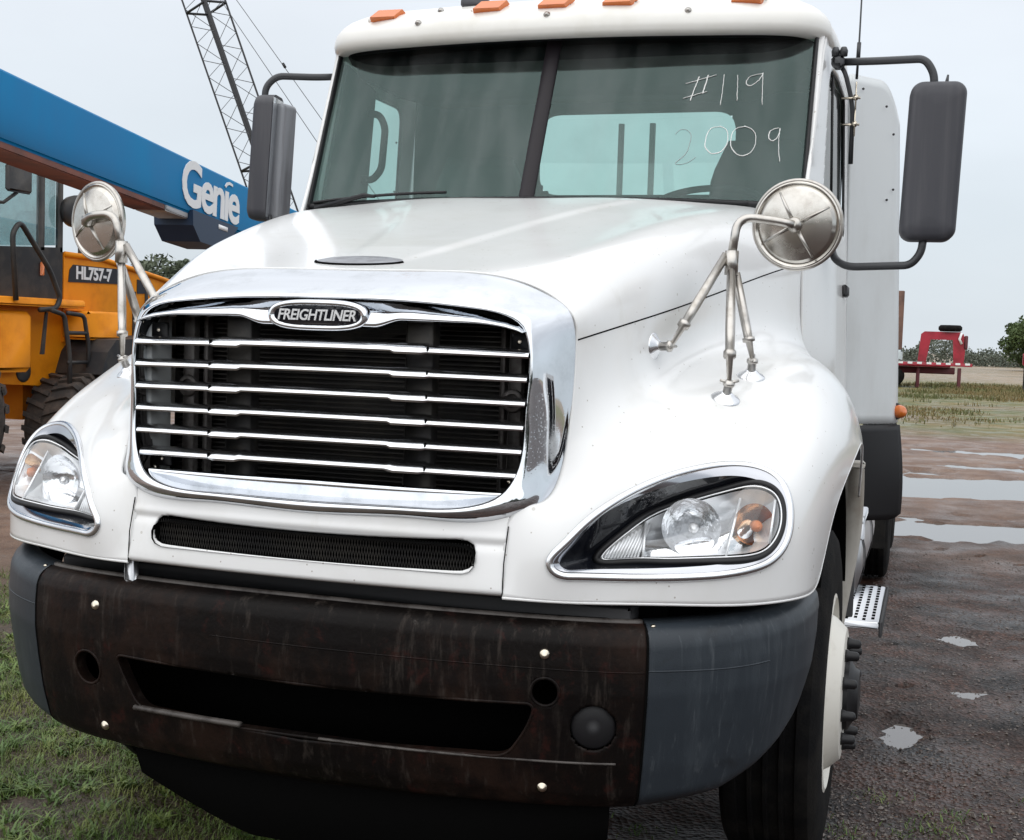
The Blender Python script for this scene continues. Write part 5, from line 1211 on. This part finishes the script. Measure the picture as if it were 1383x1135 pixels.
def ground_h(x, y):
    x = np.asarray(x, float); y = np.asarray(y, float)
    near = np.exp(-(((x-.5)/9)**2+((y-6)/22)**2))
    h = near*(.030*(vnoise(x,y,.9,3)-.5)+.018*(vnoise(x,y,3.1,4)-.5)+.012*(vnoise(x,y,9,5)-.5)+.007*(vnoise(x,y,24,6)-.5))
    mid = np.exp(-(((x-2)/9)**4))*sst(y, 6.5, 9)*(1-sst(y, 24, 30)); h += mid*(.060*(vnoise(x*.38,y*1.25,1.0,71)-.42)+.030*(vnoise(x*.8,y*2.6,1.0,72)-.5)+.012*(vnoise(x*3,y*6,1.0,73)-.5))
    for cx, cy, rx, ry, dep in PUD:
        q = ((x-cx)/rx)**2+((y-cy)/ry)**2; wob = .8*(vnoise(x,y,2.2/max(.3,rx),8)-.5)+.7*(vnoise(x,y*2,6/max(.5,rx),9)-.5)+.5*(vnoise(x,y*2,16/max(.6,rx),10)-.5)
        h -= dep*np.clip(1.25-q*(1+1.3*wob), 0, 1)
    tyr = np.exp(-(((np.abs(x)-1.05)/.30)**2+((y-1.25)/.45)**2)); h = h*(1-tyr)
    return h
def axis_pts(spec):
    o = []
    for a, b, st in spec: o += list(np.arange(a, b, st))
    return np.array(o+[spec[-1][1]])
def zone_mat():
    m = bpy.data.materials.new('yard_ground'); m.use_nodes = True; nt = m.node_tree; N = nt.nodes.new; Lk = nt.links.new; p = nt.nodes['Principled BSDF']; MATS['yard_ground'] = m
    at = N('ShaderNodeAttribute'); at.attribute_name = 'zone'; sep = N('ShaderNodeSeparateColor'); Lk(at.outputs['Color'], sep.inputs[0])
    tc = N('ShaderNodeTexCoord')
    def noise(s, d=6, r=.6):
        n = N('ShaderNodeTexNoise'); n.inputs['Scale'].default_value = s; n.inputs['Detail'].default_value = d; n.inputs['Roughness'].default_value = r; Lk(tc.outputs['Object'], n.inputs['Vector']); return n.outputs['Fac']
    def rng_(v, a, b, c=0, d=1):
        k = N('ShaderNodeMapRange'); k.inputs[1].default_value = a; k.inputs[2].default_value = b; k.inputs[3].default_value = c; k.inputs[4].default_value = d; Lk(v, k.inputs[0]); return k.outputs[0]
    def mixc(f, a, b):
        k = N('ShaderNodeMix'); k.data_type = 'RGBA'
        if isinstance(f, float): k.inputs[0].default_value = f
        else: Lk(f, k.inputs[0])
        for s, v in ((6, a), (7, b)):
            if isinstance(v, tuple): k.inputs[s].default_value = (*v, 1)
            else: Lk(v, k.inputs[s])
        return k.outputs[2]
    # crushed stone: each stone its own tone
    vo = N('ShaderNodeTexVoronoi'); vo.inputs['Scale'].default_value = 55; Lk(tc.outputs['Object'], vo.inputs['Vector'])
    sepc = N('ShaderNodeSeparateColor'); Lk(vo.outputs['Color'], sepc.inputs[0])
    stone = mixc(rng_(sepc.outputs[0], .35, 1), (.008,.0072,.0072), (.042,.035,.033))
    stone = mixc(rng_(noise(2.2), .38, .58), stone, mixc(rng_(sepc.outputs[1], .3, 1), (.030,.0145,.010), (.090,.046,.034)))
    stone = mixc(rng_(noise(30, 3), .60, .72, 0, .6), stone, (.10,.085,.075))
    mud = mixc(rng_(noise(1.1, 8), .35, .65), (.135,.082,.058), (.225,.150,.110))
    mud = mixc(rng_(noise(6, 6), .52, .70, 0, .55), mud, (.085,.055,.045))
    turf = mixc(rng_(noise(.7, 8), .40, .66), (.085,.100,.022), (.205,.150,.052))
    field = mixc(rng_(noise(.12, 6), .4, .6), (.29,.22,.15), (.20,.16,.10))
    soil = mixc(rng_(noise(9, 6), .4, .65), (.085,.062,.045), (.040,.032,.022))
    c = mixc(sep.outputs[0], stone, mud); c = mixc(sep.outputs[1], c, turf); c = mixc(sep.outputs[2], c, field)
    at2 = N('ShaderNodeAttribute'); at2.attribute_name = 'zone2'; s2 = N('ShaderNodeSeparateColor'); Lk(at2.outputs['Color'], s2.inputs[0])
    c = mixc(s2.outputs[0], c, soil); Lk(c, p.inputs['Base Color'])
    wet = rng_(noise(1.6, 7), .38, .66, .28, .78)
    Lk(wet, p.inputs['Roughness']); p.inputs['Specular IOR Level'].default_value = .28
    b1 = N('ShaderNodeBump'); b1.inputs['Strength'].default_value = .9; b1.inputs['Distance'].default_value = .012; Lk(vo.outputs['Distance'], b1.inputs['Height'])
    b2 = N('ShaderNodeBump'); b2.inputs['Strength'].default_value = .6; b2.inputs['Distance'].default_value = .02; Lk(noise(14, 8, .7), b2.inputs['Height']); Lk(b1.outputs[0], b2.inputs['Normal']); Lk(b2.outputs[0], p.inputs['Normal'])
zone_mat()
def build_ground():
    xs = axis_pts([(-900,-100,100),(-100,-20,8),(-20,-6,.7),(-6,-2.5,.16),(-2.5,1,.10),(1,3.2,.045),(3.2,7,.14),(7,20,.8),(20,100,8),(100,900,100)])
    ys = axis_pts([(-900,-50,120),(-50,-4,4),(-4,0,.3),(0,5.5,.05),(5.5,11,.075),(11,26,.15),(26,70,.9),(70,200,8),(200,1500,130)])
    Xg, Yg = np.meshgrid(xs, ys, indexing='ij'); Z = ground_h(Xg, Yg)
    V = np.stack([Xg, Yg, Z], -1); o = solo('ground', *grid_vf(V), 'yard_ground', kind='structure'); me = o.data
    x, y = Xg.ravel(), Yg.ravel(); n1 = vnoise(x,y,.5,21)-.5; n2 = vnoise(x,y,.16,22)-.5
    mud = np.maximum(sst(y+3*n1, 6.2, 9.5), sst(-x+1.2*n1, 2.0, 4.2))
    mud = mud*(1-.75*np.exp(-((y-9)/2.2)**2)*(x > .5))
    turf = sst(y+9*n2+3*n1, 23, 31)*(1-.35*sst(vnoise(x,y*2.2,.22,31), .50, .62)*(y < 40))
    field = sst(y+10*n2, 62, 78)
    soil = sst(-x+.7*n1-.25*(y-1), .35, 1.1)*(1-sst(-x, 3.0, 5.5))*(1-sst(y, 4.0, 8.0))
    for nm, cols in (('zone', (mud, turf, field)), ('zone2', (soil, soil*0, soil*0))):
        at = me.color_attributes.new(nm, 'FLOAT_COLOR', 'POINT'); c = np.ones((len(x), 4), np.float32)
        for k in range(3): c[:, k] = cols[k]
        at.data.foreach_set('color', c.ravel())
    return o
build_ground()
mat('puddle_water', (.11,.095,.085), .03, spec=1.0, bump=.03, bscale=9, bdist=.01)
for k, (cx, cy, rx, ry, dep) in enumerate(PUD):
    n = 48; V = [(cx+1.5*rx*math.cos(2*math.pi*i/n), cy+1.5*ry*math.sin(2*math.pi*i/n), WATER-(.0 if rx > .3 else .008)+k*.0011) for i in range(n)]
    solo('puddle_water', V, [tuple(range(n))], 'puddle_water', kind='structure', smooth=False)
solo('puddle_water', [(-3,7.2,WATER-.0045),(9,7.2,WATER-.0045),(9,27,WATER-.0045),(-3,27,WATER-.0045)], [(0,1,2,3)], 'puddle_water', kind='structure', smooth=False)
# ================================================================ grass, stones, litter
LR = np.random.default_rng(77)
def blades(name, xy, h, w, m, label, cat, lean=(.15, .9)):
    n = len(xy); x, y = xy[:, 0], xy[:, 1]; p = np.stack([x, y, ground_h(x, y)-.005], 1); a = LR.uniform(0, 6.28, n)
    d = np.stack([np.cos(a), np.sin(a), a*0], 1); s = np.stack([-np.sin(a), np.cos(a), a*0], 1)*w[:, None]; l = (LR.uniform(*lean, n)*h)[:, None]; up = np.array([0, 0, 1.]); H = h[:, None]
    V = np.stack([p-s, p+s, p+d*l*.35+up*H*.6+s*.7, p+d*l*.35+up*H*.6-s*.7, p+d*l+up*H*LR.uniform(.7, 1, n)[:, None]], 1)
    F = []
    for i in range(n): b = 5*i; F += [(b,b+1,b+2,b+3),(b+3,b+2,b+4)]
    solo(name, V.reshape(-1, 3), F, m, label, cat, 'stuff', False)
def pick(n, x0, x1, y0, y1, dens):
    out = []; got = 0
    while got < n:
        x = LR.uniform(x0, x1, 40000); y = LR.uniform(y0, y1, 40000); k = LR.random(40000) < dens(x, y); out.append(np.stack([x[k], y[k]], 1)); got += int(k.sum())
    return np.concatenate(out)[:n]
def dens_left(x, y):
    k = vnoise(x, y, 1.9, 41)*.55+vnoise(x, y, 6.5, 42)*.45
    return sst(-x-.22*(y-1), -.35, .5)*(1-sst(y, 3.0, 4.4))*(.06+.94*sst(k, .36, .54))
G1 = pick(90000, -4.2, .5, -.2, 4.3, dens_left)
tall = vnoise(G1[:, 0], G1[:, 1], 4.0, 44)
blades('near_grass', G1, LR.uniform(.010, .034, 90000)*(.6+1.3*tall), LR.uniform(.0010, .0026, 90000), 'grass_green', 'low green grass and weeds under the front bumper', 'grass', (.3, 1.6))
cs = pick(420, -3.6, .4, .0, 3.6, dens_left); ci = LR.integers(0, 420, 9000)
blades('broad_weeds', cs[ci]+LR.normal(0, .018, (9000, 2)), LR.uniform(.015, .05, 9000), LR.uniform(.003, .0075, 9000), 'weed_green', 'clumps of broad leaved weeds in the grass by the bumper', 'weeds', (.6, 2.2))
cs = np.array([(1.50,1.62),(1.62,1.75),(1.36,1.85),(.6,1.2),(.9,1.0),(1.25,1.45),(1.9,2.0),(1.45,1.5),(1.58,1.58)]); ci = LR.integers(0, len(cs), 420)
blades('weed_sprigs', cs[ci]+LR.normal(0, .045, (420, 2)), LR.uniform(.010, .032, 420), LR.uniform(.0014, .003, 420), 'weed_green', 'sparse weeds sprouting from wet gravel beside the front wheel', 'weeds', (.4, 1.6))
def dens_far(x, y): return sst(vnoise(x, y*1.6, .22, 31)*.65+vnoise(x, y, .8, 52)*.35, .36, .54)*sst(y, 26, 32)
G2 = pick(60000, -6, 26, 26, 66, dens_far)
blades('dry_grass', G2, LR.uniform(.06, .24, 60000)*(.5+.5*sst(G2[:, 1], 28, 48)), LR.uniform(.006, .018, 60000), 'grass_dry', 'straw coloured rough grass across the yard behind', 'grass')
def scatter_stones(name, x, y, s, m, label, cat, flat=(.4, .7)):
    n = len(x); base = np.array([(1,0,0),(-1,0,0),(0,1,0),(0,-1,0),(0,0,1),(0,0,-1)], float); fs = [(0,2,4),(2,1,4),(1,3,4),(3,0,4),(2,0,5),(1,2,5),(3,1,5),(0,3,5)]
    q = base[None]*LR.uniform(.6, 1.3, (n, 6, 1))*s[:, None, None]; q[..., 1] *= LR.uniform(.5, 1, (n, 1)); q[..., 2] *= LR.uniform(*flat, (n, 1)); a = LR.uniform(0, 6.28, n); c, sn = np.cos(a)[:, None], np.sin(a)[:, None]
    V = np.stack([x[:, None]+q[..., 0]*c-q[..., 1]*sn, y[:, None]+q[..., 0]*sn+q[..., 1]*c, (ground_h(x, y)+s*.16)[:, None]+q[..., 2]], -1)
    F = [tuple(6*i+k for k in f) for i in range(n) for f in fs]
    solo(name, V.reshape(-1, 3), F, m, label, cat, 'stuff', False)
def fan(n, p): y = 1.0+7*LR.random(n)**p; return 1.15+LR.uniform(0, 1, n)*(1.0+.22*y), y
x, y = fan(12000, 1.8); scatter_stones('gravel_stones', x, y, LR.uniform(.003, .009, 12000)*np.where(LR.random(12000) < .05, 1.8, 1), 'pebble', 'loose wet gravel on the yard beside the truck', 'gravel')
x, y = fan(4200, 1.5); k = vnoise(x, y, 1.2, 61) > .42; x, y = x[k], y[k]; scatter_stones('leaf_litter', x, y, LR.uniform(.003, .009, len(x)), 'leaf_litter', 'reddish brown bark litter strewn on wet gravel', 'litter', (.15, .4))
